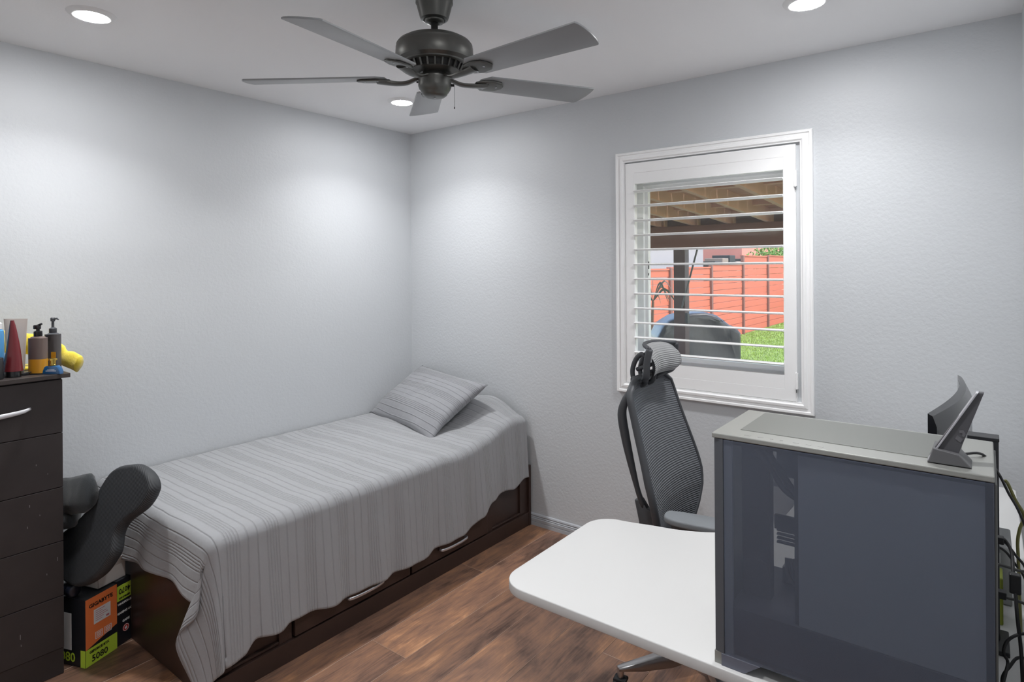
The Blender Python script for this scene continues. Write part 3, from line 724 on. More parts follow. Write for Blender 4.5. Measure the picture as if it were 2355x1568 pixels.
# open white carton on top
t = thing('open_carton', 'small open white cardboard box with brown inside, on top of the boxes', 'box', (.315, -1.995, .2625), math.radians(108))
M_card = mat('brown_cardboard', (150, 104, 66), .8, var=(20, .1)); M_cardw = mat('white_cardboard', (206, 201, 196), .7)
b = BM(); a, h, d = .058, .060, .052
for (x0, x1, y0, y1) in ((-a, a, -d, -d+.002), (-a, a, d-.002, d), (-a, -a+.002, -d, d), (a-.002, a, -d, d)): box(b, x0, x1, y0, y1, 0, h)
box(b, -a, a, -d, d, 0, .002); loc_obj('box_sides', b, M_cardw, t)
b = BM(); 
for (x0, x1, y0, y1) in ((-a+.002, a-.002, -d+.002, -d+.0028), (-a+.002, a-.002, d-.0028, d-.002)): box(b, x0, x1, y0, y1, .002, h-.001)
box(b, -a+.002, a-.002, -d+.002, d-.002, .002, .003); loc_obj('inner_lining', b, M_card, t)
Fl = Matrix.Translation((0, -d, h)) @ Matrix.Rotation(math.radians(18), 4, 'X')
loc_obj('flap', bx(-a, a, -.0015, .0005, 0, .036, M=Fl), M_cardw, t)
Fl = Matrix.Translation((a, 0, h)) @ Matrix.Rotation(math.radians(52), 4, 'Y')
loc_obj('flap', bx(-.0015, .0005, -d, d, 0, .040, M=Fl), M_cardw, t)
Fl = Matrix.Translation((0, d, h)) @ Matrix.Rotation(math.radians(-25), 4, 'X')
loc_obj('flap', bx(-a, a, -.0005, .0015, 0, .030, M=Fl), M_card, t)

# hourglass cushion leaning on the boxes and the bed
CU = Vector((.94843, .04357, -.31398)); CV = Vector((.29199, .26545, .91885)); CN = Vector((.12338, -.96314, .23905))
CM = basis((.5432, -2.0223, .5531), CU, CV)
ol = [(-.062, .210), (-.022, .233), (.021, .243), (.065, .246), (.104, .238), (.130, .219), (.136, .195), (.134, .168), (.120, .128), (.092, .088), (.060, .045), (.046, .010), (.046, -.015), (.060, -.040), (.074, -.070), (.070, -.107), (.052, -.165), (.022, -.212), (-.012, -.252), (-.056, -.286), (-.100, -.306), (-.150, -.318), (-.212, -.323), (-.262, -.315), (-.296, -.292), (-.306, -.255), (-.290, -.205), (-.250, -.145), (-.205, -.075), (-.175, .0), (-.168, .064), (-.150, .131), (-.112, .178)]
def puffy(outline, th, mt, M, name, rim=.3, steps=7):
    b = BM(); n = len(outline); cx = sum(p[0] for p in outline)/n; cy = sum(p[1] for p in outline)/n
    for side in (1, -1):
        rings = []
        for i in range(steps+1):
            a = PI/2*i/steps; k = .12*(1-math.cos(a)); 
            z = side*th/2*math.sin(a)
            rg = []
            for j in range(n):
                p = Vector(outline[j]); q = (Vector(outline[j-1])+Vector(outline[(j+1) % n]))/2; tn = (Vector(outline[(j+1) % n])-Vector(outline[j-1])).normalized(); nm = Vector((-tn.y, tn.x))
                if (Vector((cx, cy))-p).dot(nm) < 0 and False: nm = -nm
                rg.append(b.verts.new((p.x, p.y, z)) if i == 0 else b.verts.new((p.x+nm.x*inw*th*.34*(1-math.cos(a)), p.y+nm.y*inw*th*.34*(1-math.cos(a)), z)))
            rings.append(rg)
        for A, B_ in zip(rings, rings[1:]):
            for j in range(n): b.faces.new((A[j], A[(j+1) % n], B_[(j+1) % n], B_[j]))
        b.faces.new(rings[-1])
    bmesh.ops.remove_doubles(b, verts=b.verts[:], dist=1e-5); b.transform(M); return b
area = sum(ol[i-1][0]*ol[i][1]-ol[i][0]*ol[i-1][1] for i in range(len(ol))); inw = 1 if area > 0 else -1
ol2 = [(p.x, p.y) for p in catmull([(x, y, 0) for x, y in ol+ol[:1]], 3)][:-1]
M_mesh = mat('black_ribbed_mesh', (44, 46, 49), .75, bump=(1, .0))
def rib_mat(name, col, scale, ax='Y', strength=.6, rough=.6, dist=.001, metal=0, aniso=None):
    m = mat(name, col, rough, metal); nt = m.node_tree; N = nt.nodes; L = nt.links; p = N['Principled BSDF']
    tc = N.new('ShaderNodeTexCoord'); wv = N.new('ShaderNodeTexWave'); wv.wave_type = 'BANDS'; wv.bands_direction = ax; wv.inputs['Scale'].default_value = scale; wv.inputs['Distortion'].default_value = .4
    wv.inputs['Detail'].default_value = 1
    L.new(tc.outputs['Object'] if not aniso else tc.outputs['UV'], wv.inputs['Vector'])
    bp = N.new('ShaderNodeBump'); bp.inputs['Strength'].default_value = strength; bp.inputs['Distance'].default_value = dist; L.new(wv.outputs[0], bp.inputs['Height']); L.new(bp.outputs[0], p.inputs['Normal'])
    return m
M_cush = rib_mat('cushion_mesh_cloth', (54, 56, 59), 55, 'DIAGONAL', .5, .62)
cu = obj('seat_cushion', puffy(ol2, .050, M_cush, CM @ Matrix.Translation((0, 0, .0)), 'c'), M_cush, None, auto=1.0)
tag(cu, 'black hourglass-shaped foam cushion leaning on the boxes and bed foot', 'cushion')
# folded black cloth over the cushion
b = BM()
P = catmull([(-.150, .045, .048), (-.205, .015, .055), (-.265, -.025, .058), (-.33, -.07, .058), (-.39, -.12, .052)], 5)
tube(b, P, [.046, .054, .060]+[.064]*(len(P)-3), 14, .42, 1.15, up=(0, 0, 1), M=CM)
P = catmull([(-.215, -.075, .040), (-.265, -.115, .046), (-.33, -.165, .050), (-.40, -.205, .048)], 5)
tube(b, P, [.048]*len(P), 14, .55, 1.0, up=(0, 0, 1), M=CM)
for v in b.verts: v.co += Vector((1, 1, 1))*(.010*noise.noise(v.co*14)) + CN*.004*noise.noise(v.co*30); v.co.y = max(v.co.y, -2.145)
tag(obj('folded_garment', b, mat('black_fleece', (44, 48, 51), .95, bump=(260, .4), sheen=.3), smooth=True), 'folded black cloth lying over the hourglass cushion', 'garment')
b = BM()
for i, (x, y, z, r) in enumerate(((.365, -2.112, .285, .026), (.340, -2.105, .290, .028), (.320, -2.118, .282, .024))):
    t_ = bmesh.new(); bmesh.ops.create_icosphere(t_, subdivisions=3, radius=r, matrix=Matrix.Translation((x, y, z))); merge(b, t_)
for v in b.verts: v.co += Vector((1, .35, 1))*(.010*noise.noise(v.co*34)); v.co.z = max(v.co.z, .2605); v.co.y = max(v.co.y, -2.142)
tag(obj('plastic_bag', b, mat('navy_black_film', (24, 28, 40), .3), smooth=True), 'crumpled dark plastic bag on top of the orange box beside the dresser', 'bag')
# ---------------------------------------------------------------- desk
ZD = .730
desk = thing('corner_desk', 'white L-shaped corner desk with rounded corners, right of the bed', 'desk', (2.9, -1.0, 0))
def rc(cx, cy, r, a0, a1, n=8): return [(cx+r*math.cos(math.radians(a0+(a1-a0)*i/n)), cy+r*math.sin(math.radians(a0+(a1-a0)*i/n))) for i in range(n+1)]
X0 = 2.180
far = [(v.x, v.y) for v in catmull([(2.262, -1.246, 0), (2.30, -1.238, 0), (2.347, -1.225, 0), (2.411, -1.211, 0), (2.468, -1.189, 0), (2.520, -1.158, 0), (2.575, -1.105, 0), (2.62, -1.03, 0), (2.645, -.94, 0), (2.65, -.85, 0)], 4)]
outl = rc(X0+.075, -1.765+.075, .075, 180, 270) + rc(3.23-.02, -1.765+.02, .02, -90, 0, 4) + rc(3.23-.02, -.20-.02, .02, 0, 90, 4) + rc(2.65+.04, -.20-.04, .04, 90, 180, 5) + far[::-1] + rc(X0+.085, -1.246-.085, .085, 92, 180)[1:]
obj('desktop', prism(BM(), outl, .024, z0=ZD-.024, bev=.0025), M_deskw, desk, auto=.6)
for (x, y) in ((2.78, -1.45), (3.17, -.30), (2.80, -.40)):
    b = BM(); box(b, x-.03, x+.03, y-.025, y+.025, .03, ZD-.054, bev=.004); box(b, x-.05, x+.05, y-.16, y+.16, ZD-.054, ZD-.024, bev=.004); box(b, x-.035, x+.035, y-.24, y+.24, 0, .03, bev=.006)
    obj('leg', b, M_deskw, desk)

# ---------------------------------------------------------------- office chair (local +X is forward)
ch = thing('office_chair', 'charcoal mesh-back office chair with headrest, between the desk and window', 'chair', (2.42, -.72, 0), math.radians(1))
XT = [(.48, -.205), (.56, -.190), (.64, -.187), (.70, -.196), (.80, -.226), (.92, -.265), (1.0, -.289), (1.075, -.310)]
WT = [(.48, .150), (.55, .185), (.62, .222), (.68, .236), (.74, .236), (.85, .218), (.95, .203), (1.03, .194), (1.055, .186), (1.07, .168), (1.078, .140)]
def lin(tab, v):
    if v <= tab[0][0]: return tab[0][1]
    for (a, x), (b_, y) in zip(tab, tab[1:]):
        if v <= b_: return x+(y-x)*(v-a)/(b_-a)
    return tab[-1][1]
def back_pt(u, z, off=0):
    wv = lin(WT, z); x = lin(XT, z) - .034*(1-u*u) + off
    return Vector((x, u*wv, z))
b = BM(); NU, NZ = 20, 60; V = {}
zz = [.48+(1.078-.48)*j/NZ for j in range(NZ+1)]
for i in range(NU+1):
    for j in range(NZ+1): V[i, j, 0] = b.verts.new(back_pt(-1+2*i/NU, zz[j], .004)); V[i, j, 1] = b.verts.new(back_pt(-1+2*i/NU, zz[j], -.004))
for i in range(NU):
    for j in range(NZ):
        b.faces.new((V[i, j, 0], V[i+1, j, 0], V[i+1, j+1, 0], V[i, j+1, 0])); b.faces.new((V[i, j, 1], V[i, j+1, 1], V[i+1, j+1, 1], V[i+1, j, 1]))
M_backmesh = rib_mat('chair_back_mesh', (98, 101, 106), 38, 'Z', .9, .38, .0022)
loc_obj('backrest', b, M_backmesh, ch, smooth=True)
b = BM()
edge = [back_pt(-1, z, -.004) for z in zz[::3]] + [back_pt(u, 1.078, -.004) for u in (-.5, 0, .5)] + [back_pt(1, z, -.004) for z in zz[::-3]]
tube(b, edge, .0125, 8, .7, 1.1)
loc_obj('back_frame', b, M_chairp, ch, smooth=True)
for s in (-1, 1):
    b = BM(); P = catmull([(-.318, s*.150, 1.055), (-.335, s*.165, 1.015), (-.348, s*.165, .965), (-.340, s*.155, .88), (-.322, s*.145, .78), (-.300, s*.135, .68), (-.285, s*.12, .62)], 5)
    n = len(P); tube(b, P, [.011+.008*math.sin(PI*min(1, i/n*1.3)) for i in range(n)], 8, .9, 1.0, up=(1, 0, 0))
    loc_obj('back_strut', b, M_chairp, ch, smooth=True)
    b = BM(); prism(b, [(-.318, .64), (-.292, .648), (-.270, .618), (-.240, .612), (-.234, .64), (-.232, .60), (-.232, .50), (-.20, .44), (-.10, .40), (-.24, .40), (-.325, .42), (-.318, .50), (-.300, .56)], .030, Matrix.Translation((0, s*.115+.015, 0)) @ Matrix.Rotation(PI/2, 4, 'X'), bev=.005)
    loc_obj('back_bracket', b, M_chairp, ch, auto=.6)
b = BM(); box(b, -.33, -.215, -.12, .12, .40, .46, bev=.02); loc_obj('back_crossbar', b, M_chairp, ch, smooth=True)
# headrest
b = BM(); V = {}
for i in range(17):
    for j in range(13):
        u, v = -1+i/8, -1+j/6
        k = (1-abs(u)**6)**.5 if abs(u) < 1 else 0; 
        hh = .058*(1-.10*u*u) * (1-.35*max(0, abs(u)-.8)/.2)
        y = u*.128; z = 1.158+v*hh; x = -.282+.040*u*u - .018*v*v*(1 if v > 0 else .6) - .012*v + .008
        for q, o in ((0, .013*(1-abs(v)**4)*(1-abs(u)**6)), (1, -.014)): V[i, j, q] = b.verts.new((x+o, y, z))
for i in range(16):
    for j in range(12): b.faces.new((V[i, j, 0], V[i+1, j, 0], V[i+1, j+1, 0], V[i, j+1, 0]))
for v in [V[i, j, 1] for i in range(17) for j in range(13)]: b.verts.remove(v)
loc_obj('headrest_pad', b, rib_mat('headrest_mesh', (150, 151, 152), 42, 'Z', .9, .4, .002), ch, smooth=True)
hp = ch
b = BM()
for s in (-1, 1):
    pts = catmull([(-.254, s*.126, 1.207), (-.262, s*.131, 1.16), (-.268, s*.126, 1.105), (-.292, s*.085, 1.088), (-.310, s*.05, 1.075)], 5)
    tube(b, pts, .0105, 8, 1.3, .8, up=(1, 0, 0))
tube(b, catmull([(-.254, -.126, 1.207), (-.300, -.07, 1.214), (-.318, 0, 1.215), (-.300, .07, 1.214), (-.254, .126, 1.207)], 5), .008, 8)
tube(b, catmull([(-.266, -.126, 1.105), (-.306, -.06, 1.100), (-.322, 0, 1.098), (-.306, .06, 1.100), (-.266, .126, 1.105)], 5), .008, 8)
loc_obj('headrest_frame', b, M_chairp, ch, smooth=True)
b = BM()
for s in (-1, 1):   # ring-shaped hinge arms with a slot through them
    P = catmull([(-.312, s*.035, 1.165), (-.330, s*.035, 1.172), (-.352, s*.035, 1.150), (-.366, s*.035, 1.110), (-.362, s*.035, 1.075), (-.345, s*.035, 1.052), (-.315, s*.035, 1.062), (-.305, s*.035, 1.100), (-.308, s*.035, 1.150)], 6)
    tube(b, P, .010, 8, .9, 1.0, up=(0, 1, 0))
    tube(b, [(-.348, s*.035, 1.112), (-.312, s*.035, 1.128)], .008, 8)
tube(b, [(-.350, -.06, 1.075), (-.350, .06, 1.075)], .014, 10)
box(b, -.372, -.335, -.045, .045, 1.02, 1.075, bev=.008)
loc_obj('headrest_hinge', b, M_chairp, ch, smooth=True)
M_seat = mat('chair_seat_mesh', (58, 60, 64), .8, bump=(500, .3))
b = BM(); sp_ = [(.24*math.copysign(abs(math.cos(a))**.5, math.cos(a))+.035, .245*math.copysign(abs(math.sin(a))**.55, math.sin(a))) for a in [2*PI*i/40 for i in range(40)]]
prism(b, sp_, .055, z0=.440, bev=.018); loc_obj('seat', b, M_seat, ch, auto=.9)
b = BM(); prism(b, [(x*.94, y*.94) for x, y in sp_], .030, z0=.412, bev=.006); box(b, -.20, .10, -.10, .10, .36, .415, bev=.015); loc_obj('seat_pan', b, M_chairp, ch, auto=.7)
M_arm = mat('arm_pad_grey', (118, 122, 126), .6, bump=(300, .1))
for s in (-1, 1):
    pts = [(-.105, .010), (-.098, -.020), (-.070, -.040), (-.02, -.047), (.09, -.047), (.135, -.038), (.150, -.012), (.150, .012), (.135, .038), (.09, .047), (-.02, .047), (-.075, .043), (-.098, .034)]
    Mp = Matrix.Translation((-.025, s*.288, .668)) @ Matrix.Rotation(math.radians(8 if s < 0 else -4), 4, 'Z') @ Matrix.Diagonal((1, -s if s > 0 else 1, 1, 1))
    b = BM(); prism(b, [(v.x, v.y) for v in catmull([(x, y, 0) for x, y in pts+pts[:1]], 3)][:-1], .022, Mp, bev=.007)
    ap = loc_obj('armrest_pad', b, M_arm, ch, auto=.8)
    b = BM(); box(b, -.10, .07, s*.288-.030, s*.288+.030, .645, .669, bev=.005); tube(b, catmull([(.0, s*.288, .648), (.03, s*.290, .56), (.015, s*.285, .47), (.0, s*.24, .42), (-.01, s*.10, .405)], 5), .024, 10, 1.1, .7, up=(1, 0, 0))
    loc_obj('armrest_post', b, M_chairp, ch, auto=.8)
cx, cy = -.10, 0
b = BM(); lathe(b, [(.028, .095), (.028, .25), (.019, .252), (.019, .37)], (cx, cy, 0), 20); loc_obj('gas_lift', b, M_black, ch, auto=.6)
b = BM(); lathe(b, [(.0, .070), (.045, .070), (.048, .080), (.045, .118), (.038, .124), (0, .124)], (cx, cy, 0), 28); loc_obj('base_hub', b, M_chrome, ch, auto=.6)
for k in range(5):
    a = math.radians(-126.3-1) + 2*PI*k/5; Mz = Matrix.Translation((cx, cy, 0)) @ Matrix.Rotation(a, 4, 'Z')
    b = BM(); t_ = bmesh.new()
    st = [(.035, .027, .078, .118), (.15, .024, .066, .116), (.26, .020, .072, .106), (.335, .0165, .084, .100), (.352, .012, .086, .098)]
    rg = []
    for x, hw, z0, z1 in st:
        rg.append([t_.verts.new(Mz @ Vector(p)) for p in ((x, -hw*.8, z0), (x, hw*.8, z0), (x, hw, z0+.6*(z1-z0)), (x, hw*.75, z1-.002), (x, hw*.3, z1), (x, -hw*.3, z1), (x, -hw*.75, z1-.002), (x, -hw, z0+.6*(z1-z0)))])
    for A, B_ in zip(rg, rg[1:]):
        for i in range(8): t_.faces.new((A[i], A[(i+1) % 8], B_[(i+1) % 8], B_[i]))
    t_.faces.new(rg[0]); t_.faces.new(rg[-1]); merge(b, t_)
    lathe(b, [(.0115, .058), (.0115, .096)], (0, 0, 0), 14, M=Mz @ Matrix.Translation((.342, 0, 0)))
    leg = loc_obj('base_leg', b, M_chrome, ch, auto=.6)
    b = BM(); tip = Mz @ Vector((.342, 0, 0)); an = a+.8
    ax = Vector((-math.sin(an), math.cos(an), 0))
    for s in (-.014, .014):
        Mc = Matrix.Translation(tip+Vector((math.cos(an), math.sin(an), 0))*.014+Vector((0, 0, .027))+ax*s) @ Matrix.Rotation(an, 4, 'Z') @ Matrix.Rotation(PI/2, 4, 'X')
        lathe(b, [(0, -.008), (.023, -.008), (.027, -.005), (.027, .005), (.023, .008), (0, .008)], (0, 0, 0), 20, M=Mc)
    box(b, -.020, .020, -.024, .024, .046, .060, M=Matrix.Translation(tip) @ Matrix.Rotation(an, 4, 'Z'), bev=.006)
    loc_obj('caster', b, M_rubber, leg, auto=.6)

# ---------------------------------------------------------------- computer tower
PX0, PX1, PY0, PY1, PZ0, PZ1 = 2.720, 3.160, -1.755, -1.515, .753, 1.183
pc = thing('computer_tower', 'large grey computer tower with tinted glass side, on the white desk', 'computer', (2.94, -1.635, ZD))
M_top = mat('case_top_grey', (120, 120, 117), .36, metal=.35, bump=(420, .03), var=(3, .04))
M_edge = mat('case_edge_light', (148, 149, 145), .38, metal=.3)
b = BM(); box(b, PX0+.022, PX1-.004, PY0+.012, PY1-.012, PZ0, PZ0+.010); box(b, PX1-.012, PX1, PY0+.004, PY1-.004, PZ0, PZ1-.010)
box(b, PX0+.022, PX1-.004, PY0+.010, PY0+.014, PZ1-.02, PZ1-.004); 
obj('chassis', b, M_pcdark, pc)
b = BM(); prism(b, [(PX0+.004, PY0+.004), (PX0+.022, PY0), (PX0+.022, PY1), (PX0+.004, PY1-.004), (PX0, PY1-.02), (PX0, PY0+.02)], PZ1-.010-PZ0, z0=PZ0, bev=.002); obj('front_panel', b, mat('front_panel_grey', (88, 92, 98), .45, metal=.3, bump=(900, .2, (1, 1, 1), .0005)), pc)
b = BM()
for k in range(46): box(b, PX0-.0015, PX0+.002, PY0+.022, PY1-.022, PZ0+.02+k*.0085, PZ0+.025+k*.0085)
o = obj('front_grille', b, M_pcmesh, pc); o['kind'] = 'stuff'
obj('top_panel', bx(PX0, PX1, PY0, PY1, PZ1-.010, PZ1, bev=.002), M_edge, pc)
obj('top_vent', bx(PX0+.040, PX1-.045, PY0+.052, PY1-.012, PZ1-.002, PZ1+.0012, bev=.0008), mat('top_mesh_grey', (112, 114, 110), .42, metal=.35, bump=(1500, .4, (1, 1, 1), .0005)), pc)
for x, l in ((2.778, .012), (2.803, .010), (2.826, .005), (2.843, .005), (2.866, .010), (2.888, .009), (2.908, .009)): obj('port', bx(x, x+l, PY0+.016, PY0+.0195, PZ1-.001, PZ1+.0006, bev=.0005), M_edge, pc)
obj('rear_panel', bx(PX1-.002, PX1+.003, PY0+.006, PY1-.006, PZ0+.004, PZ1-.014, bev=.001), M_pcgrey, pc)
M_cg = tinted('case_glass', (100, 107, 122), .42, .14); M_cg2 = tinted('far_case_glass', (90, 96, 110), .34, .08)
obj('side_glass', bx(PX0+.0225, PX1-.001, PY0, PY0+.004, PZ0+.002, PZ1-.011, bev=.001), M_cg, pc)
obj('far_glass', bx(PX0+.0225, PX1-.001, PY1-.004, PY1, PZ0+.002, PZ1-.011, bev=.001), M_cg2, pc)
obj('cable_cover', bx(2.876, PX1-.012, PY0+.010, PY0+.016, .850, PZ1-.012), M_pctray, pc)
obj('power_supply_shroud', bx(PX0+.030, PX1-.014, PY0+.009, PY1-.012, PZ0+.010, .848, bev=.001), M_shroud, pc)
obj('frame_strip', bx(PX0+.0225, PX0+.038, PY0+.005, PY0+.012, PZ0+.002, PZ1-.012), M_pctray, pc)
b = BM(); box(b, 2.758, 2.812, -1.690, -1.665, .852, 1.160)
for k in range(3): lathe(b, [(.020, -.002), (.026, -.002), (.026, .002), (.020, .002)], (2.785, -1.693, .905+k*.10), 20, M=XZ)
obj('fan_column', b, M_pcdark, pc, auto=.7)
b = BM(); box(b, 2.812, 2.872, -1.66, -1.65, .985, 1.012); box(b, 2.812, 2.872, -1.64, -1.62, 1.085, 1.165); box(b, 2.868, 2.880, -1.74, -1.53, .85, 1.165); box(b, 2.812, 2.872, -1.60, -1.56, .852, .885)
for k in range(5): box(b, 2.815, 2.868, -1.655, -1.645, .955+k*.008, .958+k*.008)
obj('inner_frame', b, M_pcdark, pc)
for k, (x, dz) in enumerate(((0, 0), (.010, .006), (.020, -.004))):
    obj('inner_cable', tube(BM(), catmull([(2.79+x, -1.70, 1.15), (2.815+x, -1.71, 1.125+dz), (2.845+x, -1.715, 1.085+dz), (2.880, -1.71, 1.065+dz)], 5), .0055, 8), M_rubber, pc, smooth=True)
    obj('inner_cable', tube(BM(), catmull([(2.845+x*.5, -1.70, .95), (2.850+x, -1.71, .92), (2.868, -1.712, .905+x)], 4), .004, 6), M_rubber, pc, smooth=True)
b = BM(); prism(b, [(PX0+.0165, ZD), (PX0+.060, ZD), (PX0+.090, PZ0+.001), (PX0+.0165, PZ0+.001)], .030, Matrix.Translation((0, PY0+.030, 0)) @ XZ, bev=.001); obj('foot', b, mat('foot_blue_grey', (102, 105, 118), .5), pc)
obj('foot', bx(PX0+.002, PX0+.0165, PY0+.003, PY0+.030, ZD, PZ0+.001, bev=.001), M_edge, pc)
for (x0, x1, y0, y1) in ((PX1-.06, PX1-.02, PY0+.005, PY0+.03), (PX1-.06, PX1-.02, PY1-.03, PY1-.005), (PX0+.01, PX0+.05, PY1-.03, PY1-.005)): obj('foot', bx(x0, x1, y0, y1, ZD, PZ0+.001, bev=.001), M_pcdark, pc)

# antenna on the tower
an = thing('wifi_antenna', 'grey fin-shaped antenna standing on the rear of the computer tower', 'antenna', (3.105, -1.70, 1.1842))
zt = 1.1842
b = BM(); prism(b, [(3.072, zt), (3.131, zt), (3.114, zt+.019), (3.080, zt+.024), (3.074, zt+.004)], .056, Matrix.Translation((0, -1.676, 0)) @ XZ, bev=.0015); obj('base', b, mat('antenna_base_grey', (92, 92, 94), .45), an)
b = BM(); prism(b, [(3.078, zt+.017), (3.113, zt+.015), (3.1475, 1.305), (3.1385, 1.3045)], .014, Matrix.Translation((0, -1.708, 0)) @ XZ, bev=.001); fin = obj('fin', b, mat('antenna_fin_grey', (74, 74, 78), .45), an)
b = BM(); prism(b, [(3.0715, zt+.001), (3.0745, zt+.001), (3.1405, 1.3052), (3.1370, 1.3045)], .020, Matrix.Translation((0, -1.705, 0)) @ XZ, bev=.0008); obj('edge_strip', b, M_silver, an)
b = BM(); Me = Matrix.Translation((3.1165, -1.7222, 1.232)) @ XZ @ Matrix.Rotation(math.radians(64), 4, 'Z')
for q in ([(-.010, -.005), (-.003, -.005), (-.001, .004), (-.008, .004)], [(.001, -.005), (.006, -.005), (.011, .001), (.007, .005), (.003, .003), (.006, 0), (.001, -.002)]): prism(b, q, .0005, Me)
obj('emblem', b, mat('emblem_grey', (96, 96, 100), .3), fin)

# monitors
mo = thing('curved_monitor', 'black curved monitor on the desk behind the computer tower, facing left', 'monitor', (3.10, -1.10, ZD))
b = BM(); n = 20; rows = []
def mx_(f): return 3.052 + .034*math.sin(PI*min(1, f*.80)) + .014*f
for i in range(n+1):
    f = i/n; y = -1.395 + .60*f; x = mx_(f); th = .016 + .012*math.sin(PI*f)
    rows.append([(x, y, .845), (x+th, y, .850), (x+th, y, 1.170), (x+th*.55, y, 1.192), (x, y, 1.197)])
vs = [[b.verts.new(p) for p in r] for r in rows]
for A, B_ in zip(vs, vs[1:]):
    for i in range(5): b.faces.new((A[i], A[(i+1) % 5], B_[(i+1) % 5], B_[i]))
b.faces.new(vs[0]); b.faces.new(vs[-1]); obj('housing', b, M_blackg, mo, auto=.5)
b = BM(); vs = [[b.verts.new((r[0][0]-.0006, r[0][1], z)) for z in (.858, 1.187)] for r in rows]
for A, B_ in zip(vs[1:-1], vs[2:-1]): b.faces.new((A[0], A[1], B_[1], B_[0]))
obj('screen', b, mat('dark_screen', (14, 14, 18), .12), mo)
b = BM(); box(b, 3.120, 3.145, -1.13, -1.07, ZD+.012, 1.06, bev=.006); box(b, 2.99, 3.15, -1.22, -.98, ZD, ZD+.012, bev=.004); box(b, 3.100, 3.13, -1.15, -1.05, .97, 1.07, bev=.006); obj('stand', b, M_black, mo)
br = thing('speaker', 'black upright slim speaker panel behind the rear edge of the tower', 'speaker', (3.155, -1.345, ZD))  # upright plate with a top flange, taken as a metal bracket
b = BM(); box(b, 3.136, 3.170, -1.352, -1.318, ZD+.010, 1.150, bev=.002); box(b, 3.118, 3.171, -1.353, -1.312, 1.146, 1.153, bev=.001); obj('housing', b, M_black, br)
obj('base', bx(3.105, 3.185, -1.395, -1.30, ZD, ZD+.010, bev=.002), M_black, br)
b = BM(); box(b, 3.142, 3.156, -1.3545, -1.352, 1.085, 1.112, bev=.001); box(b, 3.143, 3.153, -1.3545, -1.352, 1.045, 1.070, bev=.001); obj('plate_detail', b, M_pcgrey, br)

# keyboard seen through the tower's glass
kb = thing('keyboard', 'white keyboard on the desk behind the computer tower', 'keyboard', (2.815, -1.28, ZD))
obj('case', bx(2.745, 2.885, -1.495, -1.065, ZD, ZD+.016, bev=.004), mat('keyboard_white', (214, 214, 216), .5), kb)
b = BM()
for i in range(6):
    for j in range(18): box(b, 2.752+i*.0215, 2.770+i*.0215, -1.488+j*.0235, -1.469+j*.0235, ZD+.016, ZD+.024)
o = obj('keys', b, mat('key_white', (232, 232, 234), .5), kb); o['kind'] = 'stuff'
def wedge(name, lab, cat, *boxes, mt):
    b = BM(); [box(b, *q, bev=.003) for q in boxes]; return tag(obj(name, b, mt), lab, cat)
gb = thing('power_adapter', 'grey box with white print on the desk right of the tower', 'adapter', (3.175, -1.12, ZD))
obj('case', bx(3.155, 3.195, -1.155, -1.02, ZD+.0005, .862, bev=.003), mat('light_grey_plastic', (150, 152, 152), .5), gb)
b = BM()
for i in range(5): box(b, 3.158+i*.0035, 3.1598+i*.0035, -1.1558, -1.155, .825, .848-.004*(i % 2))
obj('white_print', b, M_wh, gb)
tag(obj('sponge_block', bx(3.150, 3.177, -1.262, -1.200, ZD, .832, bev=.003), mat('lime_plastic', (128, 138, 44), .5)), 'lime green block on the desk behind the tower cables', 'block')
M_cab = mat('black_cable', (40, 40, 42), .5); M_cab2 = mat('grey_cable', (84, 84, 82), .5); M_caby = mat('yellow_green_cable', (140, 138, 84), .5)
def cable(lab, P, r, mt, n=6): return tag(obj('cable', tube(BM(), catmull(P, n), r, 8), mt, smooth=True), lab, 'cable', 'cables hanging behind the tower')
cable('thin black antenna cable curving down from the tower top', [(3.118, -1.668, 1.190), (3.145, -1.637, 1.186), (3.166, -1.586, 1.145), (3.181, -1.546, 1.101), (3.197, -1.509, 1.058), (3.212, -1.485, 1.00), (3.222, -1.47, .90), (3.225, -1.45, .74)], .0022, M_cab)
cable('yellow-green cable hooked over beside the wall', [(3.181, -1.310, 1.058), (3.186, -1.291, 1.046), (3.198, -1.281, 1.012), (3.212, -1.272, .98), (3.205, -1.276, .953), (3.201, -1.279, .925), (3.202, -1.278, .884), (3.205, -1.28, .735)], .0032, M_caby)
cable('thick black cable running down through the inline adapter', [(3.163, -1.430, .975), (3.177, -1.424, .974), (3.187, -1.441, .958), (3.188, -1.478, .94), (3.190, -1.505, .915), (3.192, -1.535, .879), (3.197, -1.534, .817), (3.20, -1.532, .733)], .0030, M_cab)
cable('upper of two black cables sweeping to the right edge', [(3.163, -1.37, .958), (3.179, -1.359, .946), (3.195, -1.346, .921), (3.214, -1.332, .885), (3.224, -1.32, .80)], .0026, M_cab)
cable('lower of two black cables sweeping to the right edge', [(3.166, -1.305, .916), (3.18, -1.295, .905), (3.193, -1.285, .884), (3.215, -1.268, .840), (3.226, -1.26, .76)], .0026, M_cab)
cable('black cable looped in a ring just above the desk', [(3.222, -1.515, .840), (3.210, -1.524, .848), (3.195, -1.536, .850), (3.178, -1.548, .838), (3.172, -1.553, .817), (3.178, -1.548, .800), (3.174, -1.577, .792), (3.168, -1.59, .765), (3.168, -1.60, .734)], .0026, M_cab)
cable('dark cable curling below the ring loop', [(3.222, -1.495, .780), (3.210, -1.499, .790), (3.193, -1.512, .795), (3.181, -1.54, .789), (3.170, -1.557, .772), (3.172, -1.56, .734)], .0026, M_cab)
cable('grey cable plugged low into the tower back', [(3.164, -1.49, .898), (3.175, -1.488, .890), (3.194, -1.473, .882), (3.212, -1.462, .868), (3.225, -1.455, .82)], .0028, M_cab2)
